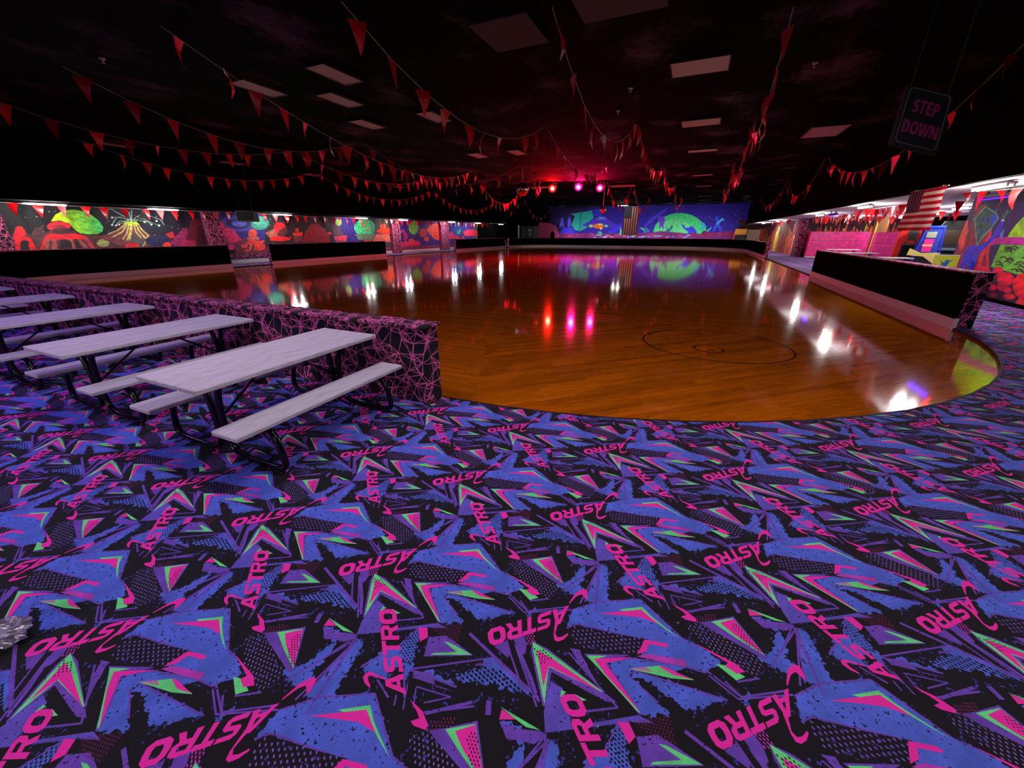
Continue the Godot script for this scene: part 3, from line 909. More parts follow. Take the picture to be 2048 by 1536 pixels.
var pennant_mesh := []
func make_pennants() -> void:
	for k in 4:
		var st := new_st()
		var curl: float = [0.0, 0.05, -0.07, 0.1][k]
		var tw: float = [0.0, 0.3, -0.4, 0.7][k]
		var rows := [[0.0, 0.17], [-0.17, 0.115], [-0.34, 0.06], [-0.5, 0.006]]
		var f := []
		for r in rows:
			var y: float = r[0]
			var a: float = tw * (y / -0.5)
			for s in [-1, 1]:
				f.append(Vector3(s * r[1] * cos(a), y, s * r[1] * sin(a) + curl * sin(y / -0.5 * 3.0)))
		for zz in [0.002, -0.002]:
			for i in 3:
				var o := Vector3(0, 0, zz)
				quad(st, f[i * 2] + o, f[i * 2 + 1] + o, f[i * 2 + 3] + o, f[i * 2 + 2] + o)
		for i in 3:
			for s in 2:
				quad(st, f[i * 2 + s] + Vector3(0, 0, 0.002), f[i * 2 + 2 + s] + Vector3(0, 0, 0.002), f[i * 2 + 2 + s] - Vector3(0, 0, 0.002), f[i * 2 + s] - Vector3(0, 0, 0.002))
		pennant_mesh.append(fin(st))

func bunting(label: String, group: String, a: Vector3, b: Vector3, sag: float, step := 0.85, scale := 1.0) -> void:
	var inset := (b - a).normalized() * 0.22
	a += inset
	b -= inset
	var t := thing("pennant_string", label, "bunting", a, 0.0, group)
	var n := maxi(8, int(a.distance_to(b)))
	var pts := []
	var at := func(u: float) -> Vector3:
		return (b - a) * u - Vector3(0, sag * 4.0 * u * (1.0 - u), 0)
	for i in n + 1:
		pts.append(at.call(float(i) / n))
	var st := new_st()
	tube(st, pts, 0.006, 5)
	obj("cord", fin(st), M.cord, t)
	var dir := Vector2(b.x - a.x, b.z - a.z)
	var yaw := atan2(-dir.y, dir.x)
	var u := 0.3 / a.distance_to(b)
	while u < 1.0:
		var p := obj("pennant", pennant_mesh[rng.randi() % 4], M.pennant[rng.randi() % 3], t)
		p.position = at.call(u)
		p.rotation = Vector3(rng.randf_range(-0.15, 0.15), yaw + rng.randfn(0.0, 0.45), 0)
		p.scale = Vector3.ONE * scale * rng.randf_range(0.92, 1.06)
		u += step * rng.randf_range(0.82, 1.2) / a.distance_to(b)

func fluorescent(label: String, group: String, at: Vector3, power: float, tint: Color, along_x := false, hang := 0.0, open_tube := true) -> void:
	var t := thing("fluorescent_light", label, "light fixture", at, PI / 2 if along_x else 0.0, group)
	obj("housing", box(Vector3(-0.09, -0.05, -0.66), Vector3(0.09, 0.0, 0.66), 0.012), M.white_metal, t)
	for s in [-1, 1]:
		var st := new_st()
		tube(st, [Vector3(s * 0.05, -0.075, -0.61), Vector3(s * 0.05, -0.075, 0.61)], 0.019, 8)
		obj("tube", fin(st), M.tube_glow, t)
		for e in [-1, 1]:
			obj("socket", box(Vector3(s * 0.05 - 0.018, -0.1, e * 0.625 - 0.012), Vector3(s * 0.05 + 0.018, -0.045, e * 0.625 + 0.012)), M.white_metal, t)
	if hang > 0.0:
		for e in [-1, 1]:
			var ch := new_st()
			tube(ch, [Vector3(0, 0, e * 0.5), Vector3(0, hang, e * 0.5)], 0.006, 5)
			obj("hanger", fin(ch), M.cord, t)
	if open_tube:
		# bare tubes shine to all sides
		for e in [-1, 1]:
			var o := OmniLight3D.new()
			o.name = "light"
			o.light_energy = power
			o.light_color = tint
			o.light_size = 0.08
			o.omni_range = 60.0
			o.omni_attenuation = 2.0
			o.shadow_enabled = true
			t.add_child(o, true)
			o.position = Vector3(0, -0.2, 0.3 * e)
		return
	var l := AreaLight3D.new()
	l.name = "light"
	l.area_size = Vector2(0.16, 1.2)
	l.light_energy = power
	l.light_color = tint
	l.area_range = 60.0
	l.shadow_enabled = true
	t.add_child(l)
	l.position = Vector3(0, -0.105, 0)
	l.rotation.x = -PI / 2

func panel_light(at: Vector3, sx: float, sz: float, m: Material) -> void:
	var t := thing("ceiling_panel", "unlit pale troffer panel set in the black ceiling", "ceiling light", at, 0.0, "unlit troffer panels in the black ceiling")
	obj("lens", box(Vector3(-sx / 2 + 0.02, -0.012, -sz / 2 + 0.02), Vector3(sx / 2 - 0.02, 0.03, sz / 2 - 0.02), 0.004), m, t)
	var st := new_st()
	for s in [-1, 1]:
		bx(st, Vector3(s * (sx / 2 - 0.01) - 0.012, -0.02, -sz / 2), Vector3(s * (sx / 2 - 0.01) + 0.012, 0.03, sz / 2))
		bx(st, Vector3(-sx / 2, -0.02, s * (sz / 2 - 0.01) - 0.012), Vector3(sx / 2, 0.03, s * (sz / 2 - 0.01) + 0.012))
	obj("frame", fin(st), M.dark_metal, t)

func spot_lamp(label: String, at: Vector3, col: Color, power: float, aim: Vector3) -> void:
	var t := thing("stage_light", label, "stage light", at, 0.0, "")
	var d := (aim - at).normalized()
	var basis := Basis.looking_at(d, Vector3.UP)
	var can := new_st()
	lathe(can, [Vector2(0.0, 0.42), Vector2(0.14, 0.4), Vector2(0.19, 0.3), Vector2(0.24, 0.02), Vector2(0.265, 0.0), Vector2(0.265, -0.03), Vector2(0.24, -0.03), Vector2(0.235, 0.0)], 24)
	var c := obj("can", fin(can), M.dark_metal, t)
	c.transform.basis = basis * Basis(Vector3.RIGHT, PI / 2)
	var ln := new_st()
	lathe(ln, [Vector2(0.125, -0.05), Vector2(0.19, -0.028), Vector2(0.232, 0.0), Vector2(0.0, 0.01)], 24)
	var lo := obj("lens", fin(ln), glow(col, 5.0), t)
	lo.transform.basis = c.transform.basis
	var bu := new_st()
	lathe(bu, [Vector2(0.0, -0.075), Vector2(0.07, -0.07), Vector2(0.125, -0.05)], 20)
	var bo := obj("bulb", fin(bu), glow(col.lerp(Color.WHITE, 0.45), 14.0), lo)
	bo.set_meta("label", "white-hot centre of the lamp")
	var yk := new_st()
	tube(yk, rounded([Vector3(-0.285, 0, 0), Vector3(-0.285, 0.33, 0), Vector3(0.285, 0.33, 0), Vector3(0.285, 0, 0)], 0.05), 0.012, 6)
	tube(yk, [Vector3(0, 0.33, 0), Vector3(0, CEIL - at.y, 0)], 0.018, 8)
	obj("yoke", fin(yk), M.dark_metal, t)
	var l := OmniLight3D.new()
	l.name = "light"
	l.light_energy = power
	l.light_color = col
	l.light_size = 0.2
	l.omni_range = 60.0
	l.omni_attenuation = 2.0
	l.shadow_enabled = true
	t.add_child(l)
	l.position = d * 0.32

func mirror_ball(label: String, at: Vector3, r: float, tint: Color) -> void:
	var t := thing("mirror_ball", label, "mirror ball", at)
	var st := new_st()
	var rows := 14
	for i in rows:
		var a0 := PI * i / rows - PI / 2
		var a1 := PI * (i + 1) / rows - PI / 2
		var n := maxi(5, int(28 * cos((a0 + a1) / 2)))
		for k in n:
			var b0 := TAU * k / n
			var b1 := TAU * (k + 0.94) / n
			quad(st, Vector3(cos(a0) * cos(b0), sin(a0), cos(a0) * sin(b0)) * r, Vector3(cos(a0) * cos(b1), sin(a0), cos(a0) * sin(b1)) * r, Vector3(cos(a1) * cos(b1), sin(a1), cos(a1) * sin(b1)) * r, Vector3(cos(a1) * cos(b0), sin(a1), cos(a1) * sin(b0)) * r)
	obj("mirror_facets", fin(st), mat(tint, 0.12, 1.0), t).set_meta("kind", "stuff")
	var core := new_st()
	lathe(core, range(11).map(func(i): return Vector2(cos(PI * i / 10 - PI / 2), sin(PI * i / 10 - PI / 2)) * r * 0.97), 16)
	obj("core", fin(core), M.dark_metal, t)
	var rod := new_st()
	tube(rod, [Vector3(0, r * 0.97, 0), Vector3(0, CEIL - at.y, 0)], 0.012, 6)
	obj("hanger", fin(rod), M.white_metal, t)

# ---------------------------------------------------------------- scene
func _ready() -> void:
	rng.seed = 7
	var yaw := deg_to_rad(YAW)
	var pit := deg_to_rad(PITCH)
	axis_f = Vector3(-sin(yaw) * cos(pit), -sin(pit), -cos(yaw) * cos(pit))
	axis_r = Vector3(cos(yaw), 0, -sin(yaw))
	axis_u = axis_r.cross(axis_f)
	# camera
	var cam := Camera3D.new()
	cam.name = "camera"
	cam.position = Vector3(0, EYE, 0)
	cam.rotation_degrees = Vector3(-PITCH, YAW, 0)
	cam.fov = rad_to_deg(2.0 * atan(768.0 / FOCAL))
	cam.far = 300.0
	add_child(cam)
	# environment: a closed, dark hall
	var env := Environment.new()
	env.background_mode = Environment.BG_COLOR
	env.background_color = Color.BLACK
	env.tonemap_mode = Environment.TONE_MAPPER_LINEAR
	env.tonemap_exposure = 1.0
	env.sdfgi_enabled = true
	env.ssao_enabled = true
	env.ssil_enabled = true
	var we := WorldEnvironment.new()
	we.name = "environment"
	we.environment = env
	add_child(we)
	materials()
	lights_of_the_hall()
	shell()
	rink()
	barriers()
	tables()
	ceiling_things()
	flags_and_signs()
	side_bay()
	far_things()
	small_things()

func lights_of_the_hall() -> void:
	# entrance: fluorescent fittings under the ceiling over the entrance carpet, white to the right, blue-violet to the left
	var warm := Color(1.0, 0.94, 0.96)
	var lilac := Color(0.95, 0.87, 1.0)
	var violet := Color(0.68, 0.5, 1.0)
	for a in [[Vector3(-0.6, 5.26, -2.6), 9.0, lilac], [Vector3(3.4, 5.26, -2.6), 7.5, warm], [Vector3(-4.0, 5.26, -2.0), 6.5, lilac], [Vector3(-7.6, 5.26, 0.0), 9.0, violet], [Vector3(-11.6, 5.26, 0.0), 9.0, violet]]:
		fluorescent("twin-tube fluorescent fitting on the black ceiling over the entrance carpet", "entrance fluorescent fittings", a[0], a[1], a[2], true, 0.0, false)
	for a in [[Vector3(-4.2, 2.83, 6.0), 36.0, warm], [Vector3(1.5, 2.83, 6.0), 14.0, warm]]:
		fluorescent("twin-tube fluorescent fitting on the low ceiling behind the entrance carpet", "low entrance fluorescent fittings", a[0], a[1], a[2], true, 0.0, false)
	# left aisle
	for f in [[-8.2, "the lime planet"], [-12.4, "the volcano"], [-19.0, "the egg-topped mushroom rock"], [-26.0, "the tall grey cone"], [-31.2, "the mint green spotted planet"], [-39.5, "the tall orange mushroom"], [-45.5, "the small blue planet"], [-52.0, "the far left corner"]]:
		fluorescent("white fluorescent fitting over " + f[1] + " along the left mural", "left aisle fluorescent fittings", Vector3(-25.0, 2.98, f[0]), 2.0, Color(1.0, 0.98, 0.97))
	# right aisle and bay
	for a in [[5.95, -21.2, "left of the striped flag"], [5.95, -13.4, "right of the striped flag"], [6.3, -29.5, "near the small pink counter"], [6.3, -43.0, "near the end of the far barrier"], [6.3, -52.0, "near the yellow-topped kiosk"]]:
		fluorescent("bright fluorescent fitting at the white ceiling's edge " + a[2], "right aisle fluorescent fittings", Vector3(a[0], 2.83, a[1]), 2.4, Color(1.0, 0.98, 0.96))
	for a in [[9.6, -35.0], [11.6, -30.0], [10.0, -24.0], [12.5, -36.5]]:
		fluorescent("bright fluorescent fitting over the snack bay", "snack bay fluorescent fittings", Vector3(a[0], 2.83, a[1]), 2.2, Color(1.0, 0.97, 0.97))
	fluorescent("lone white fluorescent fitting under the black ceiling before the far flag", "", Vector3(-9.15, 5.1, -54.7), 0.4, Color(1.0, 0.95, 0.85), true, 0.2)
	# far mural: blue-violet bars standing behind the far barrier
	for x in [-17.5, -13.5, -9.5, -5.5, -1.5, 2.2]:
		blacklight(Vector3(x, 0.72, -58.4 if x < 0.0 else -57.9), PI / 2, 9.0, Color(0.92, 0.86, 1.0), true)
	# red and pink stage lights
	spot_lamp("round red stage light, leftmost of the glowing row under the ceiling", Vector3(-10.1, 4.81, -29.72), Color(1.0, 0.05, 0.02), 34.0, Vector3(-4, 0.5, -8))
	spot_lamp("round pink stage light, brightest and middle of the glowing row", Vector3(-8.32, 4.88, -30.25), Color(1.0, 0.04, 0.35), 30.0, Vector3(-4, 0.5, -8))
	spot_lamp("round pink stage light beside the small red mirror ball", Vector3(-6.86, 4.80, -30.68), Color(1.0, 0.04, 0.3), 18.0, Vector3(-4, 0.5, -8))

func materials() -> void:
	var web := tex_mat(web_image(), 0.95, false)
	web.uv1_triplanar = true
	web.uv1_world_triplanar = true
	web.uv1_scale = Vector3(1.0, 1.0, 1.0) / 0.95
	M.web = web
	var carpet := tex_mat(carpet_image(), 0.95, false)
	var cn := FastNoiseLite.new()
	cn.frequency = 0.35
	var ct := NoiseTexture2D.new()
	ct.width = 256
	ct.height = 256
	ct.seamless = true
	ct.noise = cn
	M.carpet = carpet
	M.black_face = mat(Color(0.012, 0.011, 0.014), 0.95)
	M.black_face.metallic_specular = 0.1
	M.kick = mat(Color(0.86, 0.82, 0.84), 0.35)
	M.tube = mat(Color(0.02, 0.02, 0.025), 0.22)
	M.dark_metal = mat(Color(0.03, 0.03, 0.035), 0.5)
	M.white_metal = mat(Color(0.8, 0.8, 0.82), 0.5)
	M.cord = mat(Color(0.75, 0.72, 0.72), 0.8)
	M.tube_glow = glow(Color(1.0, 0.98, 0.95), 9.0)
	M.pennant = []
	for c in [Color(0.82, 0.05, 0.09), Color(0.9, 0.09, 0.1), Color(0.72, 0.04, 0.09)]:
		var p := mat(c, 0.35)
		p.backlight_enabled = true
		p.backlight = c * 0.4
		M.pennant.append(p)
	# grey-white plastic lumber
	var pn := FastNoiseLite.new()
	pn.seed = 3
	pn.frequency = 0.012
	pn.fractal_octaves = 4
	M.plank = []
	for k in 4:
		var g := Gradient.new()
		g.set_color(0, Color(0.80, 0.78, 0.79).darkened(0.02 * k))
		g.set_color(1, Color(0.88, 0.86, 0.87).darkened(0.02 * k))
		g.set_offset(0, 0.3)
		g.set_offset(1, 0.62)
		var nt := NoiseTexture2D.new()
		nt.width = 512
		nt.height = 256
		nt.seamless = true
		nt.noise = pn
		nt.color_ramp = g
		var m := mat(Color.WHITE, 0.6)
		m.albedo_texture = nt
		m.uv1_triplanar = true
		m.uv1_scale = Vector3(6.0, 6.0, 0.8)
		M.plank.append(m)
	# rink wood under a glossy coat
	M.boards = []
	var grain := wood_image(1)
	for k in 5:
		var b := tex_mat(grain, 0.065, false)
		b.albedo_color = [Color(1, 1, 1), Color(0.92, 0.91, 0.9), Color(0.96, 0.96, 0.95), Color(1.0, 0.97, 0.92), Color(0.87, 0.85, 0.83)][k]
		M.boards.append(b)
	for b in M.boards: b.metallic_specular = 0.68
	M.rink = tex_mat(wood_image(16), 0.065, false)
	M.rink.metallic_specular = 0.68
	# ceiling: black with faint painted clouds
	var nz := FastNoiseLite.new()
	nz.seed = 15
	nz.frequency = 0.006
	nz.fractal_octaves = 5
	nz.domain_warp_enabled = true
	nz.domain_warp_amplitude = 60.0
	var gr := Gradient.new()
	gr.set_color(0, Color(0.075, 0.068, 0.08))
	gr.set_color(1, Color(0.36, 0.3, 0.38))
	gr.set_offset(0, 0.55)
	gr.set_offset(1, 0.9)
	var ctx := NoiseTexture2D.new()
	ctx.width = 1024
	ctx.height = 1024
	ctx.seamless = true
	ctx.noise = nz
	ctx.color_ramp = gr
	var cm := mat(Color.WHITE, 0.95)
	cm.albedo_texture = ctx
	cm.uv1_triplanar = true
	cm.uv1_world_triplanar = true
	cm.uv1_scale = Vector3(0.07, 0.07, 0.05)
	cm.metallic_specular = 0.1
	M.ceiling = cm
	M.black_paint = mat(Color(0.022, 0.02, 0.026), 0.95)
	M.black_paint.metallic_specular = 0.1
	M.white_paint = mat(Color(0.86, 0.83, 0.87), 0.85)

func wall_with_mural(called: String, lo: Vector3, hi: Vector3, m: Material, im: Image, q: Array, label: String) -> void:
	var w := struct_of(called, box(lo, hi), m)
	var p := obj("mural", picture(q[0], q[1], q[2], q[3]), tex_mat(im, 0.75), w)
	p.set_meta("label", label)

func shell() -> void:
	# carpet floor with the rink cut out, in two halves so that neither holds a hole
	var ro := rink_outline()
	var st := new_st()
	for half in [[-27.0, -10.0], [-10.0, 16.0]]:
		var r := PackedVector2Array([Vector2(half[0], 8.5), Vector2(half[1], 8.5), Vector2(half[1], -62.0), Vector2(half[0], -62.0)])
		for p in Geometry2D.clip_polygons(r, ro):
			flat(p, 0.0, Vector2(1.0 / CARPET_W, 0), Vector2(0, 1.0 / CARPET_D), Vector2.ZERO, st)
	var fl := struct_of("floor", st.commit(), M.carpet)
	fl.set_meta("label", "blue, pink and black printed carpet lettered ASTRO round the rink")
	struct_of("floor_slab", box(Vector3(-27.0, -0.4, -62.0), Vector3(16.0, -0.1, 8.5)), M.black_paint)
	# outer shell
	wall_with_mural("wall_left", Vector3(-27.0, -0.1, -61.5), Vector3(LW_X, CEIL + 0.2, 8.5), M.black_paint, left_mural(), [Vector3(LW_X + 0.01, 3.0, -4.0), Vector3(LW_X + 0.01, 3.0, -48.0), Vector3(LW_X + 0.01, 0.5, -48.0), Vector3(LW_X + 0.01, 0.5, -4.0)], "painted planets, volcano and red mushroom rocks under a starry sky")
	wall_with_mural("wall_far", Vector3(-27.0, -0.1, -61.5), Vector3(16.0, CEIL + 0.2, FW_Z), M.black_paint, far_mural(), [Vector3(-21.0, CEIL, FW_Z + 0.01), Vector3(7.7, CEIL, FW_Z + 0.01), Vector3(7.7, 0.0, FW_Z + 0.01), Vector3(-21.0, 0.0, FW_Z + 0.01)], "painted flying saucer, green moon and blue figures on violet sky")
	wall_with_mural("wall_right", Vector3(RW_X, -0.1, -18.2), Vector3(RW_X + 0.25, CEIL, 8.5), M.black_paint, right_mural(), [Vector3(RW_X - 0.01, 2.85, -18.2), Vector3(RW_X - 0.01, 2.85, -6.0), Vector3(RW_X - 0.01, 0.0, -6.0), Vector3(RW_X - 0.01, 0.0, -18.2)], "painted green alien in a blue suit beside a lime planet and red boulders")
	var rm := rock_mural(51)
	wall_with_mural("wall_right_far", Vector3(7.7, -0.1, FW_Z), Vector3(7.95, CEIL, -40.2), M.black_paint, rm, [Vector3(7.69, 2.85, -61.0), Vector3(7.69, 2.85, -40.2), Vector3(7.69, 0.0, -40.2), Vector3(7.69, 0.0, -61.0)], "painted orange and red rock columns")
	wall_with_mural("wall_bay_back", Vector3(7.7, -0.1, -40.5), Vector3(16.0, CEIL, -40.2), M.black_paint, rock_mural(53), [Vector3(7.95, 2.85, -40.19), Vector3(15.5, 2.85, -40.19), Vector3(15.5, 0.6, -40.19), Vector3(7.95, 0.6, -40.19)], "painted red rock columns behind the pink counter")
	struct_of("wall_bay_side", box(Vector3(15.5, -0.1, -40.5), Vector3(15.8, CEIL, -17.9)), M.black_paint)
	struct_of("wall_bay_near", box(Vector3(RW_X + 0.25, -0.1, -18.2), Vector3(15.8, CEIL, -17.9)), M.black_paint)
	struct_of("wall_back", box(Vector3(-27.0, -0.1, 8.0), Vector3(RW_X + 0.25, CEIL + 0.2, 8.5)), M.black_paint)
	struct_of("ceiling", box(Vector3(-27.0, CEIL, -61.5), Vector3(16.0, CEIL + 0.2, 8.5)), M.ceiling)
	struct_of("ceiling_left_aisle", box(Vector3(LW_X, 3.0, FW_Z), Vector3(-24.0, CEIL, 8.0)), M.black_paint)
	struct_of("ceiling_right_aisle", box(Vector3(5.6, 2.85, FW_Z), Vector3(15.8, 3.0, 8.0)), M.white_paint)
	struct_of("trim_1", box(Vector3(5.5, 2.86, FW_Z), Vector3(5.6, CEIL, 0.6)), M.black_paint).set_meta("label", "black fascia between the white and black ceilings")
	struct_of("ceiling_entrance", box(Vector3(-24.0, 2.85, 0.6), Vector3(5.6, CEIL, 8.0)), M.black_paint)
	# wainscot along the left wall: white baseboard and web-patterned band
	struct_of("baseboard_left", box(Vector3(LW_X, 0.0, -60.0), Vector3(LW_X + 0.03, 0.26, -4.0)), M.kick)
	struct_of("trim_2", box(Vector3(LW_X, 0.26, -60.0), Vector3(LW_X + 0.06, 0.56, -4.0), 0.01), M.web).set_meta("label", "pink web-patterned carpet band along the left wall")
	struct_of("baseboard_right", box(Vector3(RW_X - 0.02, 0.0, -18.2), Vector3(RW_X, 0.1, 8.0)), M.black_paint)
	# posts wrapped in web carpet
	for a in [[-6.75, 0.45, "beside the lime planet and mushroom rocks"], [-15.3, 0.42, "between the volcano and the blue galaxy"], [-31.6, 0.6, "right of the mint green spotted planet"], [-39.9, 0.8, "between the orange mushroom and the small blue planet"]]:
		var p := obj("wall_post", box(Vector3(LW_X, 0.0, a[0] - a[1]), Vector3(LW_X + 0.3, 2.98, a[0] + a[1]), 0.03), M.web)
		tag(p, "pink web-carpeted wall post " + a[2], "post", "web-carpeted posts on the left wall")
	var p2 := obj("wall_post", box(Vector3(7.3, 0.0, -40.5), Vector3(7.85, 2.85, -39.6), 0.03), M.web)
	tag(p2, "post wrapped in pink web-patterned carpet beside the pink counter", "post")

func rink() -> void:
	var ro := rink_outline()
	var st := new_st()
	flat(ro, RINK_Y - 0.002, Vector2(1.0 / 2.4, 0), Vector2(0, 1.0 / 1.2), Vector2.ZERO, st)
	var rk := struct_of("rink_floor", st.commit(), M.rink)
	rk.set_meta("label", "glossy brown hardwood skating floor")
	# single boards where they can be told apart: the near corner, laid on the skew
	var zone := PackedVector2Array([Vector2(-2.16, -3.45), Vector2(-2.16, -3.7), Vector2(-3.5, -6.7), Vector2(-1.5, -8.6), Vector2(1.8, -9.4), Vector2(5.2, -9.6), Vector2(5.2, -3.0), Vector2(-2.16, -3.0)])
	var inner := []
	for p in Geometry2D.intersect_polygons(zone, ro):
		inner = Array(p)
	var zp := PackedVector2Array(inner)
	var d := Vector2(0.742, -0.670)
	var n := Vector2(0.670, 0.742)
	var wd := 0.094
	var row := -80
	var count := 0
	while row < 80:
		var off := rng.randf_range(0.0, 2.6)
		var a := -14.0 + off
		while a < 14.0:
			var ln := rng.randf_range(2.0, 3.0)
			var q := PackedVector2Array([n * row * wd + d * a, n * row * wd + d * (a + ln - 0.002), n * (row * wd + wd - 0.0016) + d * (a + ln - 0.002), n * (row * wd + wd - 0.0016) + d * a])
			var sh := rng.randf() * 3.0
			var k := rng.randi() % 5
			for p in Geometry2D.intersect_polygons(q, zp):
				if count < 298:
					var bs := new_st()
					flat(p, RINK_Y, d / 2.6, n / 1.1, Vector2(sh, sh * 0.7 + row * 0.37), bs)
					obj("board", bs.commit(), M.boards[k], rk)
					count += 1
			a += ln
		row += 1
	# dark rubber edging of the step down to the rink
	var path := Array(ro)
	path.append(ro[0])
	obj("step_edge", wall_strip(path, -0.022, 0.004, RINK_Y - 0.01, 0.003), mat(Color(0.05, 0.035, 0.035), 0.75), rk)
	# black looping line left on the boards
	var c := on_y(1430, 684)
	var big := []
	for i in 49:
		var t := float(i) / 48.0 * 1.12 * TAU + 2.2
		big.append(c + Vector3(1.22 * cos(t), 0, -1.1 * sin(t)) * (1.0 - 0.04 * float(i) / 48.0))
	var sm := []
	var c2 := on_y(1418, 693)
	for i in 33:
		var t := float(i) / 32.0 * TAU
		sm.append(c2 + Vector3(0.23 * cos(t), 0, 0.24 * sin(t)))
	for l in [big, sm]:
		var ls := new_st()
		var pl := []
		for v in l: pl.append(Vector2(v.x, v.z))
		for i in pl.size() - 1:
			var dd: Vector2 = (pl[i + 1] - pl[i]).normalized().orthogonal() * 0.013
			var y := RINK_Y + 0.0015
			quad(ls, Vector3(pl[i].x + dd.x, y, pl[i].y + dd.y), Vector3(pl[i + 1].x + dd.x, y, pl[i + 1].y + dd.y), Vector3(pl[i + 1].x - dd.x, y, pl[i + 1].y - dd.y), Vector3(pl[i].x - dd.x, y, pl[i].y - dd.y))
		obj("marking_line", fin(ls), M.black_face, rk).set_meta("label", "thin black looping line on the boards")

func barriers() -> void:
	# near half wall by the tables
	var t := thing("half_wall", "low half wall in pink web-patterned carpet behind the picnic tables", "half wall")
	obj("body", box(Vector3(-19.0, 0.0, -3.47), Vector3(-2.45, 0.86, -3.24), 0.012), M.web, t)
	obj("cap", box(Vector3(-19.02, 0.86, -3.5), Vector3(-2.42, 0.9, -3.2), 0.014), M.web, t)
	# left side: path from near to far keeps the rink on the right
	var X := -23.9
	barrier("long black rink barrier nearest the lime planet and volcano mural", [Vector2(X + 3.6, -3.55), Vector2(X + 2.0, -4.0), Vector2(X + 0.5, -5.6), Vector2(X, -7.5), Vector2(X, -14.4)].map(func(v): return v), 1.15)
	barrier("black rink barrier in front of the blue galaxy and red ball mural", [Vector2(X, -16.85), Vector2(X, -27.2)], 1.15)
	barrier("black rink barrier in front of the small blue planet mural", [Vector2(X, -38.4), Vector2(X, -51.0)], 1.15)
	var fp := [Vector2(X, -52.3)]
	for i in 8:
		var a := -PI + (PI / 2) * (i + 1) / 8.0
		fp.append(Vector2(-17.9 + 6.0 * cos(a), -51.5 + 6.0 * sin(a)))
	for i in 11:
		var a := -PI / 2 + (PI / 2) * i / 10.0
		fp.append(Vector2(-3.45 + 8.5 * cos(a), -49.0 + 8.5 * sin(a)))
	fp.append(Vector2(5.05, -37.5))
	barrier("long curved black barrier across the far end of the rink", fp, 1.1)
	var rb := barrier("black rink barrier with web-patterned end beside the alien mural", [Vector2(5.05, -22.5), Vector2(5.05, -10.75)], 1.06)
	obj("end_strip", box(Vector3(5.01, RINK_Y, -10.76), Vector3(5.07, 0.19, -10.73)), mat(Color(0.95, 0.93, 0.9), 0.4), rb)

func tables() -> void:
	var first := picnic_table("grey-white picnic table with black bent tube legs beside the end of the half wall", Vector3(-3.45, 0, -2.28))
	var labs := ["grey-white picnic table next to the one at the end of the half wall", "grey-white picnic table third along from the end of the half wall", "grey-white picnic table fourth along from the end of the half wall", "grey-white picnic table fifth along from the end of the half wall"]
	var xs := [-5.5, -7.8, -10.35, -12.9]
	for i in 4:
		copy_of(first, "picnic_table", Vector3(xs[i], 0, -2.28), 0.0, labs[i])
	var labr := ["white-topped picnic table behind the right barrier, before the striped red pillar", "white-topped picnic table in front of the long pink counter", "white-topped picnic table between the barrier and the small pink counter"]
	var ps := [Vector3(8.0, 0, -24.0), Vector3(9.2, 0, -34.6), Vector3(8.4, 0, -29.2)]
	for i in 3:
		var c := copy_of(first, "picnic_table", ps[i], PI / 2, labr[i])
		c.set_meta("group", "picnic tables in the snack bay")

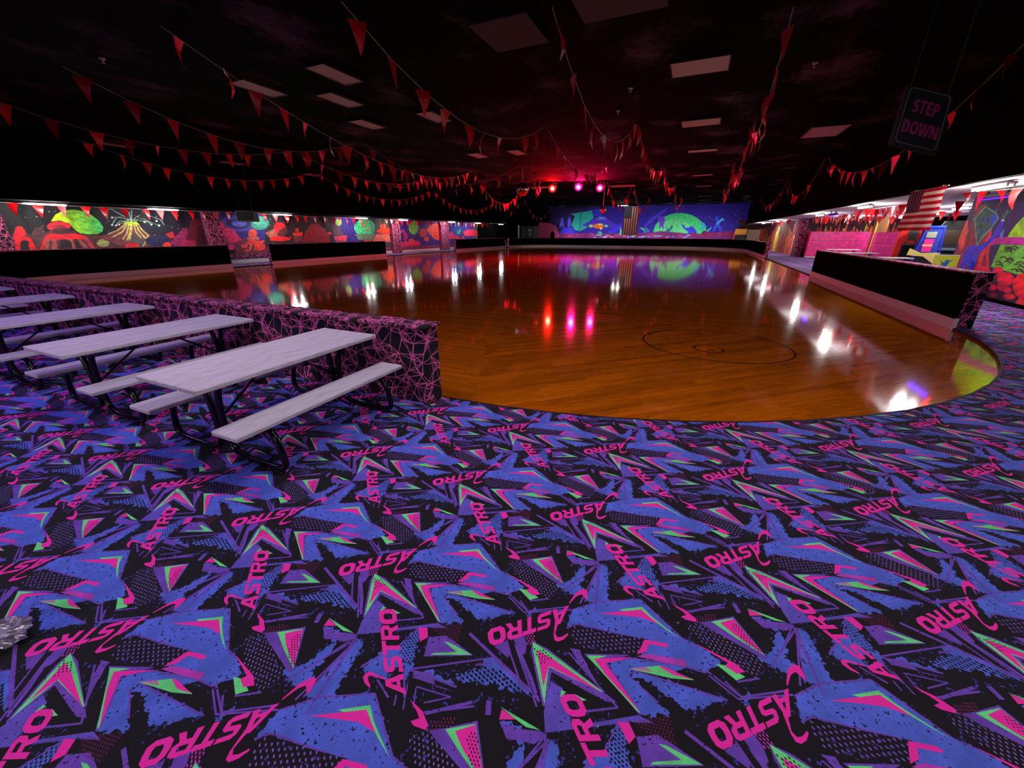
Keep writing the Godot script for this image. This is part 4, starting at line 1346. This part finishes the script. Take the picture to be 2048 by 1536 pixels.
func ceiling_things() -> void:
	var pale := mat(Color(0.8, 0.76, 0.75), 0.6)
	var h := CEIL - 0.03
	# row over the right of the rink
	for p in [[1400, 133], [1402, 245], [1405, 301], [1405, 350], [1407, 372], [1409, 392], [1410, 400], [1411, 412], [1412, 418]]:
		var v := on_y(p[0], p[1], h)
		panel_light(v, 1.22, 0.62 if p[1] > 260 else 0.95, pale)
	# scattered over the left
	for p in [[670, 149], [517, 177], [735, 249], [868, 234], [1034, 305], [680, 200], [955, 311], [463, 326], [622, 350], [797, 374], [720, 395], [890, 412], [1000, 423], [230, 290], [400, 365], [1495, 392], [1490, 397]]:
		var v := on_y(p[0], p[1], h)
		panel_light(v, 0.6, 1.22, pale)
	panel_light(on_y(1650, 263, h), 1.15, 1.9, pale)
	for p in [[1245, 372], [1085, 375]]:
		panel_light(on_y(p[0], p[1], h), 2.0, 1.2, pale)
	# plain dull tiles among the black ones
	for q in [[1020, 70, 1.1, 1.2], [1240, 5, 1.4, 0.9]]:
		var v := on_y(q[0], q[1], h)
		var o := obj("ceiling_tile", box(v + Vector3(-q[2] / 2, 0.0, -q[3] / 2), v + Vector3(q[2] / 2, 0.03, q[3] / 2), 0.005), mat(Color(0.28, 0.25, 0.25), 0.9))
		tag(o, "large dull square tile in the black ceiling", "ceiling tile", "dull square ceiling tiles")
	make_pennants()
	var lab := "string of red triangular pennants swagged under the black ceiling"
	var grp := "pennant strings under the black ceiling"
	for s in [
		[Vector3(-9.36, 5.28, -5.26), Vector3(-13.24, 5.28, -23.59), 1.13], [Vector3(-13.56, 5.28, -5.37), Vector3(-13.42, 5.28, -14.43), 0.88], [Vector3(-13.42, 5.28, -14.43), Vector3(-9.29, 5.28, -22.27), 1.24, "red pennant string ending above the large silver mirror ball"],
		[Vector3(-18.53, 5.28, -5.48), Vector3(-17.61, 5.28, -14.67), 0.59], [Vector3(-17.61, 5.28, -14.67), Vector3(-16.69, 5.28, -24.57), 0.80], [Vector3(-23.2, 5.28, -9.02), Vector3(-22.6, 5.28, -20.01), 0.86],
		[Vector3(-22.6, 5.28, -20.01), Vector3(-22.3, 5.28, -32.21), 1.08], [Vector3(-22.3, 5.28, -32.21), Vector3(-20.37, 5.28, -42.22), 1.34], [Vector3(-13.24, 5.28, -23.59), Vector3(-14.13, 5.28, -33.70), 1.46],
		[Vector3(-20.97, 5.28, -43.46), Vector3(-18.64, 5.28, -44.50), 1.2], [Vector3(-17.37, 5.28, -41.46), Vector3(-15.99, 5.28, -48.14), 1.9], [Vector3(-5.82, 5.28, -6.01), Vector3(-5.53, 5.28, -15.33), 0.97],
		[Vector3(-5.53, 5.28, -15.33), Vector3(-5.25, 5.28, -25.03), 0.85], [Vector3(-2.76, 5.28, -7.54), Vector3(-2.46, 5.28, -16.10), 1.14], [Vector3(-2.46, 5.28, -16.10), Vector3(-2.31, 5.28, -26.35), 0.73],
		[Vector3(-2.31, 5.28, -26.35), Vector3(-2.14, 5.28, -35.14), 0.67], [Vector3(-2.14, 5.28, -35.14), Vector3(-1.92, 5.28, -45.25), 1.40], [Vector3(-6.68, 5.28, -31.5), Vector3(-5.18, 5.28, -35.25), 1.45, "short deep pennant swag by the small red mirror ball"],
		[Vector3(-5.18, 5.28, -35.25), Vector3(-4.95, 5.28, -45.09), 1.47], [Vector3(0.88, 5.28, -9.17), Vector3(1.17, 5.28, -17.03), 1.09], [Vector3(1.17, 5.28, -17.03), Vector3(1.24, 5.28, -26.11), 1.20],
		[Vector3(1.24, 5.28, -26.11), Vector3(1.34, 5.28, -36.70), 1.17], [Vector3(5.3, 5.28, -12.5), Vector3(5.3, 5.28, -26.5), 1.35, "red pennant string along the right fascia passing behind the STEP DOWN sign"], [Vector3(5.3, 5.28, -26.5), Vector3(5.3, 5.28, -36.0), 1.36],
		[Vector3(5.3, 5.28, -36.0), Vector3(5.3, 5.28, -50.07), 1.26], [Vector3(-9.0, 5.28, -22.9), Vector3(-10.6, 5.28, -28.6), 0.9, "red pennant string between the large mirror ball and the red stage light"]]:
		bunting(s[3] if s.size() > 3 else lab, grp, s[0], s[1], s[2])
	# low strings in the side aisles
	for a in [[-5.5, "the lime planet and volcano"], [-17.0, "the red ball and mushroom rocks"], [-28.5, "the tall orange mushroom"], [-40.0, "the small blue planet"]]:
		bunting("string of red pennants over " + a[1] + " on the left mural", "pennant strings over the left mural", Vector3(-25.75, 2.98, a[0]), Vector3(-25.75, 2.98, a[0] - 11.0), 0.06, 0.72, 1.0)
	for a in [[6.5, -8.0, 6.5, -16.0, "along the aisle before the alien mural"], [6.5, -16.5, 6.5, -25.6, "along the aisle behind the striped flag"], [7.5, -19.4, 13.0, -20.5, "across the snack bay nearest the alien mural"], [7.5, -25.6, 13.5, -26.4, "across the snack bay over the blue prize machine"], [7.5, -32.2, 13.5, -32.4, "across the snack bay behind the small pink counter"], [7.5, -38.0, 13.5, -38.0, "across the snack bay over the long pink counter"], [6.7, -40.0, 6.7, -50.0, "along the far aisle by the orange rock mural"], [7.1, -19.5, 7.1, -36.0, "along the open side of the snack bay"]]:
		bunting("red pennant string under the white ceiling " + a[4], "pennant strings under the white ceiling", Vector3(a[0], 2.83, a[1]), Vector3(a[2], 2.83, a[3]), 0.1, 0.62, 0.85)
	mirror_ball("large silver mirror ball hanging among the pennants", Vector3(-9.47, 4.13, -22.6), 0.36, Color(0.9, 0.92, 0.97))
	mirror_ball("small red-lit mirror ball hanging before the flying saucer mural", on_z(1206, 420, -33.0), 0.25, Color(0.95, 0.9, 0.9))
	# hanging speaker over the left gap
	var sp := thing("speaker", "black loudspeaker box hung from the left soffit over the rink gap", "speaker", Vector3(-23.4, 2.4, -15.6), 0.35)
	obj("cabinet", box(Vector3(-0.5, 0.0, -0.25), Vector3(0.5, 0.56, 0.25), 0.02), M.dark_metal, sp)
	obj("grille", box(Vector3(-0.46, 0.04, 0.25), Vector3(0.46, 0.52, 0.265), 0.006), mat(Color(0.07, 0.06, 0.07), 0.9), sp)
	for s in [-1, 1]:
		var spr := new_st()
		tube(spr, [Vector3(0.35 * s, 0.56, 0), Vector3(0.35 * s, 2.9, 0)], 0.008, 5)
		obj("hanger", fin(spr), M.dark_metal, sp)
	# dark tube bars of the right aisle
	for a in [[6.05, -11.4, "over the lime planet"], [6.9, -15.2, "over the alien's raised hand"], [6.2, -26.5, "by the snack bay"]]:
		blacklight(Vector3(a[0], 2.66, a[1]), 0.0, 0.5, Color(0.35, 0.1, 1.0), false, a[2])

func blacklight(at: Vector3, turn: float, power: float, col: Color, standing: bool, where := "") -> void:
	var b := thing("blacklight_bar", "long dark blacklight bar standing behind the far barrier" if standing else "long dark blacklight bar under the white ceiling " + where, "light fixture", at, turn, "blacklight bars behind the far barrier" if standing else "blacklight bars under the white ceiling")
	var up := -1.0 if standing else 1.0
	obj("housing", box(Vector3(-0.06, 0.0, -0.62), Vector3(0.06, 0.09, 0.62), 0.012), M.dark_metal, b)
	for e in [-1, 1]:
		obj("bracket", box(Vector3(-0.02, minf(0.09, 0.0), e * 0.4 - 0.02) if not standing else Vector3(-0.02, -0.72, e * 0.4 - 0.02), Vector3(0.02, 0.19 if not standing else 0.0, e * 0.4 + 0.02)), M.dark_metal, b)
	var tb := new_st()
	var ty := 0.11 if standing else -0.02
	tube(tb, [Vector3(0, ty, -0.58), Vector3(0, ty, 0.58)], 0.018, 8)
	obj("tube", fin(tb), glow(Color(0.3, 0.06, 1.0), 3.0), b)
	var l := AreaLight3D.new()
	l.name = "light"
	l.area_size = Vector2(0.1, 1.15)
	l.light_energy = power
	l.light_color = col
	l.area_range = 30.0
	l.shadow_enabled = true
	b.add_child(l)
	l.position = Vector3(0, ty - 0.025 * up, 0)
	if standing:
		# tilted up at the wall
		l.global_basis = Basis.looking_at(Vector3(0, 0.75, -1.0).normalized(), Vector3.UP) * Basis(Vector3.BACK, PI / 2)
	else:
		l.rotation.x = -PI / 2

func waved_flag(w: float, h: float, m: Material, upright: bool, parent: Node) -> void:
	var st := new_st()
	st.set_smooth_group(1)
	var nx := 24
	var ny := 10
	var at := func(u: float, v: float) -> Vector3:
		return Vector3((u - 0.5) * w, -v * h, 0.035 * sin(u * 13.0 + v * 2.0) * (0.3 + v) + 0.02 * sin(v * 9.0))
	for i in nx:
		for j in ny:
			for k in [[0, 0], [1, 0], [1, 1], [0, 0], [1, 1], [0, 1]]:
				var u := float(i + k[0]) / nx
				var v := float(j + k[1]) / ny
				# hung upright: the stripes run down and the canton stays at the top left
				st.set_uv(Vector2(v, u) if upright else Vector2(u, v))
				st.add_vertex(at.call(u, v))
	st.generate_normals()
	var o := obj("cloth", st.commit(), m, parent)
	o.set_meta("label", "red, white and blue cloth with stars and stripes")

func flags_and_signs() -> void:
	var fm := tex_mat(flag_image(), 0.8)
	fm.backlight_enabled = true
	fm.backlight = Color(0.5, 0.5, 0.5)
	var a := thing("hanging_flag", "stars and stripes flag hanging from the black fascia above the right barrier", "flag", Vector3(5.42, 2.885, -14.95), -PI / 2)
	waved_flag(1.9, 1.02, fm, false, a)
	var rod := new_st()
	tube(rod, [Vector3(-0.98, 0.0, 0), Vector3(0.98, 0.0, 0)], 0.012, 6)
	obj("rod", fin(rod), M.white_metal, a)
	for e in [-1, 1]:
		obj("bracket", box(Vector3(e * 0.7 - 0.02, -0.01, -0.09), Vector3(e * 0.7 + 0.02, 0.03, 0.012)), M.white_metal, a)
	var b := thing("hanging_flag", "stars and stripes flag hung upright before the far mural", "flag", Vector3(-8.2, 4.95, -56.0))
	waved_flag(1.9, 3.45, fm, true, b)
	var rod2 := new_st()
	tube(rod2, [Vector3(-1.0, 0.0, 0), Vector3(1.0, 0.0, 0)], 0.02, 6)
	obj("rod", fin(rod2), M.white_metal, b)
	for s in [-1, 1]:
		var hr := new_st()
		tube(hr, [Vector3(0.9 * s, 0, 0), Vector3(0.9 * s, 0.35, 0)], 0.01, 5)
		obj("hanger", fin(hr), M.cord, b)
	# STEP DOWN
	var s := thing("hanging_sign", "black hanging sign reading STEP DOWN in pink letters", "sign", Vector3(2.52, 3.214, -7.874))
	s.rotation = Vector3(-0.354, 0.385, -0.259)
	obj("board", box(Vector3(-0.312, -0.41, -0.03), Vector3(0.312, 0.41, 0.03), 0.012), mat(Color(0.012, 0.012, 0.014), 0.6), s)
	var ed := new_st()
	tube(ed, rounded([Vector3(0, 0.37, 0.034), Vector3(0.272, 0.37, 0.034), Vector3(0.272, -0.37, 0.034), Vector3(-0.272, -0.37, 0.034), Vector3(-0.272, 0.37, 0.034), Vector3(0, 0.37, 0.034)], 0.06), 0.006, 6)
	obj("border", fin(ed), mat(Color(0.35, 0.3, 0.33), 0.6), s)
	var font := SystemFont.new()
	font.font_names = PackedStringArray(["Droid Sans"])
	font.font_weight = 700
	for w in [["STEP", 0.14], ["DOWN", -0.15]]:
		var tm := TextMesh.new()
		tm.text = w[0]
		tm.font = font
		tm.font_size = 64
		tm.pixel_size = 0.0030
		tm.depth = 0.012
		var o := obj("lettering", tm, mat(Color(0.5, 0.05, 0.32), 0.8), s)
		o.position = Vector3(0, w[1], 0.036)
		o.scale = Vector3(0.82, 1.25, 1)
		o.set_meta("label", "pink word " + w[0])
	var up := s.transform.basis.inverse() * Vector3.UP
	for q in [-1, 1]:
		var top := Vector3(0.25 * q, 0.41, 0)
		var wy: float = (s.transform * top).y
		var ch := new_st()
		tube(ch, [top, top + up * (CEIL - wy)], 0.005, 5)
		obj("chain", fin(ch), M.dark_metal, s)

func side_bay() -> void:
	# pink tiled counters
	var tile := Image.create(512, 128, false, Image.FORMAT_RGB8)
	tile.fill(rgb(150, 26, 96))
	for i in 22:
		for j in 6:
			var k := rng.randf_range(0.88, 1.05)
			tile.fill_rect(Rect2i(i * 23 + 1, j * 21 + 1, 22, 20), Color(0.93 * k, 0.16 * k, 0.55 * k))
	var tm := tex_mat(tile, 0.5, false)
	tm.uv1_triplanar = true
	tm.uv1_scale = Vector3(0.25, 0.8, 0.25)
	var c1 := thing("tiled_counter", "long pink tiled counter front across the snack bay", "counter", Vector3(7.95, 0, -38.6))
	obj("front", box(Vector3(0, 0.12, -0.6), Vector3(4.1, 1.88, 0), 0.01), tm, c1)
	obj("base", box(Vector3(0.02, 0.0, -0.58), Vector3(4.08, 0.12, -0.04)), M.kick, c1)
	obj("worktop", box(Vector3(-0.02, 1.88, -0.64), Vector3(4.14, 1.92, 0.03), 0.008), mat(Color(0.7, 0.15, 0.4), 0.4), c1)
	var c2 := thing("tiled_counter", "small pink tiled counter front beside the dark arched doorway", "counter", Vector3(9.4, 0, -30.2))
	obj("front", box(Vector3(0, 0.1, -0.5), Vector3(1.15, 1.84, 0), 0.01), tm, c2)
	obj("base", box(Vector3(0.02, 0.0, -0.48), Vector3(1.13, 0.1, -0.04)), M.kick, c2)
	# brass-brown pillar between them
	var pl := thing("pillar", "tan wooden pillar between the two pink counters", "pillar", Vector3(11.55, 0, -37.0))
	obj("shaft", box(Vector3(-0.3, 0.0, -0.3), Vector3(0.3, 2.85, 0.3), 0.03), mat(Color(0.5, 0.32, 0.12), 0.6), pl)
	obj("corner_trim", box(Vector3(-0.34, 0.0, 0.26), Vector3(-0.26, 2.85, 0.34), 0.01), mat(Color(0.95, 0.75, 0.35), 0.5), pl)
	# red doorway surround with a pointed dark opening
	var dz := -26.0
	var dw := thing("alien_doorway", "red rock doorway cut-out with grey alien head and dark opening", "doorway", Vector3(9.42, 0, dz))
	obj("surround", slab([Vector2(-0.55, 0), Vector2(-0.32, 0), Vector2(-0.28, 1.25), Vector2(0.28, 1.25), Vector2(0.3, 0), Vector2(0.56, 0), Vector2(0.5, 1.6), Vector2(0.2, 2.0), Vector2(0.35, 2.6), Vector2(-0.3, 2.7), Vector2(-0.4, 2.1), Vector2(-0.5, 1.7)], 0.12), mat(Color(0.85, 0.12, 0.1), 0.8), dw)
	var hd := obj("alien_head", slab([Vector2(-0.28, 1.24), Vector2(0.28, 1.24), Vector2(0.12, 1.6), Vector2(0.2, 1.85), Vector2(0.1, 2.02), Vector2(-0.12, 2.02), Vector2(-0.2, 1.85), Vector2(-0.12, 1.6)], 0.16), mat(Color(0.25, 0.3, 0.25), 0.8), dw)
	obj("badge", slab([Vector2(-0.16, 1.32), Vector2(0.16, 1.32), Vector2(0.1, 1.46), Vector2(-0.1, 1.46)], 0.18), mat(Color(0.95, 0.12, 0.08), 0.7), hd)
	obj("dark_door", box(Vector3(-0.32, 0.0, -0.2), Vector3(0.32, 1.25, -0.06)), mat(Color(0.03, 0.03, 0.03), 0.9), dw)
	for k in 3:
		obj("curtain_strip", box(Vector3(-0.26 + k * 0.19, 0.02, -0.06), Vector3(-0.12 + k * 0.19, 1.2, -0.03), 0.01), mat(Color(0.06, 0.055, 0.05), 0.9), dw)
	# blue prize machine
	var az := -25.0
	var am := thing("prize_machine", "blue-framed glass prize machine with pink and yellow stickers", "arcade machine", Vector3(9.75, 0, az), -0.25)
	var blue := mat(Color(0.1, 0.2, 0.75), 0.35)
	obj("base_cabinet", box(Vector3(-0.42, 0.0, -0.4), Vector3(0.42, 0.85, 0.4), 0.02), mat(Color(0.02, 0.02, 0.03), 0.5), am)
	var fr := new_st()
	for sx in [-1, 1]:
		for sz in [-1, 1]:
			tube(fr, [Vector3(0.4 * sx, 0.0, 0.41 * sz), Vector3(0.4 * sx, 0.85, 0.4 * sz), Vector3(0.27 * sx, 2.05, 0.3 * sz)], 0.035, 6)
	bx(fr, Vector3(-0.32, 2.0, -0.34), Vector3(0.32, 2.1, 0.34), 0.02)
	bx(fr, Vector3(-0.42, 0.85, -0.42), Vector3(0.42, 0.92, 0.42), 0.01)
	obj("frame", fin(fr), blue, am)
	var gl := mat(Color(0.3, 0.4, 0.9, 0.25), 0.05)
	gl.transparency = BaseMaterial3D.TRANSPARENCY_ALPHA
	obj("glass", box(Vector3(-0.33, 0.93, 0.31), Vector3(0.33, 1.98, 0.318)), gl, am)
	obj("back_panel", box(Vector3(-0.33, 0.93, -0.3), Vector3(0.33, 1.98, -0.28)), mat(Color(0.12, 0.14, 0.5), 0.6), am)
	obj("score_card", box(Vector3(-0.22, 1.6, 0.33), Vector3(0.1, 1.85, 0.34)), mat(Color(0.55, 0.6, 0.5), 0.6), am)
	obj("pink_sticker", box(Vector3(-0.22, 1.0, 0.35), Vector3(0.08, 1.55, 0.36)), mat(Color(0.95, 0.15, 0.55), 0.6), am)
	obj("sticker_stripe", box(Vector3(-0.25, 1.24, 0.362), Vector3(0.08, 1.32, 0.366)), mat(Color(0.98, 0.7, 0.5), 0.6), am)
	var bt := obj("bow_sign", slab([Vector2(-0.62, 1.15), Vector2(-0.2, 0.95), Vector2(0.3, 0.98), Vector2(0.42, 0.95), Vector2(0.36, 0.45), Vector2(-0.1, 0.8), Vector2(-0.66, 0.85)], 0.02), mat(Color(0.92, 0.85, 0.45), 0.6), am)
	bt.position.z = 0.45
	# dark machine
	var dm := thing("arcade_cabinet", "tall dark arcade cabinet with a dim amber screen and white rail", "arcade machine", Vector3(11.4, 0, -27.4), -0.35)
	obj("cabinet", slab([Vector2(-0.5, 0), Vector2(0.5, 0), Vector2(0.5, 2.05), Vector2(0.38, 2.35), Vector2(-0.38, 2.35), Vector2(-0.5, 2.05)], 0.7), mat(Color(0.02, 0.02, 0.04), 0.5), dm)
	obj("screen", box(Vector3(-0.3, 1.3, 0.35), Vector3(0.3, 1.95, 0.37), 0.01), mat(Color(0.3, 0.2, 0.1), 0.3), dm)
	obj("control_rail", box(Vector3(-0.46, 1.0, 0.35), Vector3(0.46, 1.12, 0.62), 0.03), mat(Color(0.5, 0.62, 0.7), 0.3), dm)
	var rp := obj("red_art_panel", box(Vector3(0.505, 0.9, -0.2), Vector3(0.52, 2.0, 0.3)), mat(Color(0.6, 0.05, 0.1), 0.6), dm)
	rp.set_meta("label", "red side panel")
	# yellow board with a blue star creature
	var yb := thing("display_board", "yellow board with a blue splat figure standing behind the barrier", "board", Vector3(on_z(1890, 525, -17.4).x, 0, -17.4), -0.1)
	var yi := Image.create(256, 192, false, Image.FORMAT_RGB8)
	yi.fill(rgb(224, 238, 40))
	yi.fill_rect(Rect2i(0, 0, 256, 6), rgb(230, 246, 240))
	yi.fill_rect(Rect2i(0, 170, 256, 22), rgb(190, 226, 240))
	fill(yi, PackedVector2Array([Vector2(60, 40), Vector2(100, 84), Vector2(124, 80), Vector2(150, 76), Vector2(205, 40), Vector2(165, 92), Vector2(158, 120), Vector2(178, 165), Vector2(140, 128), Vector2(112, 128), Vector2(70, 160), Vector2(96, 118), Vector2(92, 92)]), rgb(30, 110, 190))
	fill(yi, PackedVector2Array([Vector2(118, 62), Vector2(135, 50), Vector2(158, 52), Vector2(160, 74), Vector2(130, 84)]), rgb(40, 130, 210))
	fill(yi, PackedVector2Array([Vector2(30, 150), Vector2(48, 128), Vector2(66, 138), Vector2(58, 164)]), rgb(110, 170, 200))
	fill(yi, PackedVector2Array([Vector2(24, 112), Vector2(40, 104), Vector2(48, 118), Vector2(32, 128)]), rgb(200, 190, 90))
	obj("board", box(Vector3(-0.29, 0.62, -0.03), Vector3(0.29, 1.16, 0.0), 0.006), mat(Color(0.9, 0.95, 0.85), 0.6), yb)
	obj("print", picture(Vector3(-0.28, 1.15, 0.004), Vector3(0.28, 1.15, 0.004), Vector3(0.28, 0.63, 0.004), Vector3(-0.28, 0.63, 0.004)), tex_mat(yi, 0.6), yb)
	obj("stand", box(Vector3(-0.24, 0.0, -0.05), Vector3(0.24, 0.63, 0.0), 0.01), M.dark_metal, yb)

func far_things() -> void:
	# pink rock archway at the left of the far mural
	var ar := thing("rock_archway", "rounded pink rock archway with a dark opening by the far mural", "archway", Vector3(-20.9, 0, -59.8))
	obj("rock", slab([Vector2(-1.3, 0), Vector2(0.35, 0), Vector2(0.4, 1.9), Vector2(0.9, 2.1), Vector2(1.25, 1.7), Vector2(1.3, 0), Vector2(1.9, 0), Vector2(1.75, 1.8), Vector2(1.2, 2.9), Vector2(0.4, 3.2), Vector2(-1.3, 3.3)], 0.5), mat(Color(0.62, 0.2, 0.36), 0.9), ar)
	obj("opening", box(Vector3(0.3, 0.0, -0.3), Vector3(1.35, 2.1, -0.26)), M.black_paint, ar)
	# grey panelled booth
	var bo := thing("booth", "grey panelled booth with faint white lettering in the far left corner", "booth", Vector3(-25.4, 0, -60.2))
	for k in 3:
		var p := obj("panel", box(Vector3(k * 1.05, 0.0, 0), Vector3(k * 1.05 + 1.0, 2.8, 0.12), 0.02), mat([Color(0.14, 0.14, 0.15), Color(0.18, 0.17, 0.18), Color(0.32, 0.28, 0.29)][k], 0.7), bo)
		if k == 1:
			for q in [[0.25, 2.2, 0.75, 2.25], [0.2, 2.05, 0.85, 2.02], [0.35, 1.75, 0.7, 1.75], [0.3, 1.55, 0.75, 1.53]]:
				obj("lettering", box(Vector3(k * 1.05 + q[0], q[1] - 0.03, 0.12), Vector3(k * 1.05 + q[2], q[3] + 0.03, 0.13)), mat(Color(0.8, 0.78, 0.8), 0.6), p)
	var co := new_st()
	tube(co, [Vector3(-0.3, 0, 0.3), Vector3(-0.3, 2.95, 0.3)], 0.14, 12)
	obj("steel_column", fin(co), mat(Color(0.6, 0.62, 0.62), 0.3, 0.6), bo)
	# bin in the gap of the barrier
	var bn := thing("bin", "small silver bin in the gap of the far left barrier", "bin", Vector3(-24.3, 0, -51.6))
	var bs := new_st()
	lathe(bs, [Vector2(0.0, 0.0), Vector2(0.2, 0.0), Vector2(0.23, 0.7), Vector2(0.25, 0.72)], 16)
	obj("body", fin(bs), mat(Color(0.7, 0.72, 0.74), 0.3, 0.7), bn)
	var bl := new_st()
	lathe(bl, [Vector2(0.25, 0.72), Vector2(0.22, 0.84), Vector2(0.0, 0.9)], 16)
	obj("lid", fin(bl), mat(Color(0.85, 0.85, 0.86), 0.4), bn)
	# yellow-topped cabinet and beige door at the far right
	var yc := thing("kiosk", "dark kiosk with a yellow top at the far right end", "kiosk", Vector3(5.0, 0, -60.3))
	obj("cabinet", box(Vector3(-0.6, 0.0, -0.4), Vector3(0.6, 1.6, 0.4), 0.03), M.dark_metal, yc)
	obj("yellow_top", box(Vector3(-0.65, 1.6, -0.42), Vector3(0.65, 2.3, 0.42), 0.04), mat(Color(0.98, 0.68, 0.12), 0.5), yc)
	obj("side_trim", box(Vector3(-0.75, 0.0, -0.4), Vector3(-0.6, 1.9, 0.3), 0.02), mat(Color(0.8, 0.28, 0.2), 0.6), yc)
	var dr := struct_of("door_1", box(Vector3(5.8, 0.0, -60.99), Vector3(7.2, 2.2, -60.9), 0.01), mat(Color(0.85, 0.8, 0.68), 0.7))
	dr.set_meta("label", "pale cream door in the far right wall")
	obj("door_handle", box(Vector3(6.95, 1.0, -60.9), Vector3(7.05, 1.12, -60.82), 0.01), M.dark_metal, dr)
	obj("door_frame", box(Vector3(7.2, 0.0, -60.99), Vector3(7.4, 2.3, -60.85), 0.01), mat(Color(0.75, 0.35, 0.2), 0.7), dr)

func small_things() -> void:
	# small white sprinkler heads
	for p in [[1236, 225], [1261, 181], [1629, 131], [205, 122]]:
		var v := on_y(p[0], p[1], CEIL - 0.05)
		var t := thing("sprinkler_head", "small white sprinkler head on the black ceiling", "sprinkler", v, 0.0, "sprinkler heads on the black ceiling")
		var a := new_st()
		lathe(a, [Vector2(0.0, 0.05), Vector2(0.06, 0.05), Vector2(0.05, 0.025), Vector2(0.02, 0.015)], 12)
		obj("rose", fin(a), M.white_metal, t)
		var b := new_st()
		lathe(b, [Vector2(0.02, 0.015), Vector2(0.02, -0.03), Vector2(0.04, -0.035), Vector2(0.0, -0.04)], 10)
		obj("nozzle", fin(b), M.white_metal, t)
	# scraps of white paper on the carpet
	for p in [[1143, 1131], [1174, 1163], [1196, 1453], [505, 1228], [1356, 1246]]:
		var st := new_st()
		var c := on_y(p[0], p[1])
		var k := 0.006
		tri(st, c + Vector3(-k, 0.002, 0), c + Vector3(k, 0.003, -k), c + Vector3(0, 0.012, k))
		tri(st, c + Vector3(-k, 0.002, 0), c + Vector3(0, 0.012, k), c + Vector3(0, 0.001, k * 1.4))
		tri(st, c + Vector3(k, 0.003, -k), c + Vector3(0, 0.001, k * 1.4), c + Vector3(0, 0.012, k))
		tri(st, c + Vector3(-k, 0.002, 0), c + Vector3(0, 0.001, k * 1.4), c + Vector3(k, 0.003, -k))
		tag(obj("paper_scrap", fin(st), M.white_metal), "tiny white scrap of paper on the carpet", "scrap", "paper scraps on the carpet")
	# crumpled silver foil on the carpet
	var fo := new_st()
	var n := FastNoiseLite.new()
	n.seed = 5
	n.frequency = 9.0
	n.fractal_octaves = 2
	var nu := 26
	var nv := 16
	var at := func(i: int, j: int) -> Vector3:
		var a := TAU * (i % nu) / nu
		var b := PI * j / nv - PI / 2
		var d := Vector3(cos(b) * cos(a), sin(b), cos(b) * sin(a))
		var r := 1.0 + 0.45 * n.get_noise_3d(d.x, d.y, d.z)
		return Vector3(d.x * 0.11, d.y * 0.045, d.z * 0.075) * r
	for i in nu:
		for j in nv:
			quad(fo, at.call(i, j), at.call(i + 1, j), at.call(i + 1, j + 1), at.call(i, j + 1))
	var f := obj("foil_wrapper", fin(fo), mat(Color(0.85, 0.84, 0.88), 0.25, 0.85))
	tag(f, "crumpled silver foil wrapper lying on the carpet", "wrapper")
	f.position = on_y(8, 1283) + Vector3(0, 0.05, 0)
	f.rotation.y = 0.6
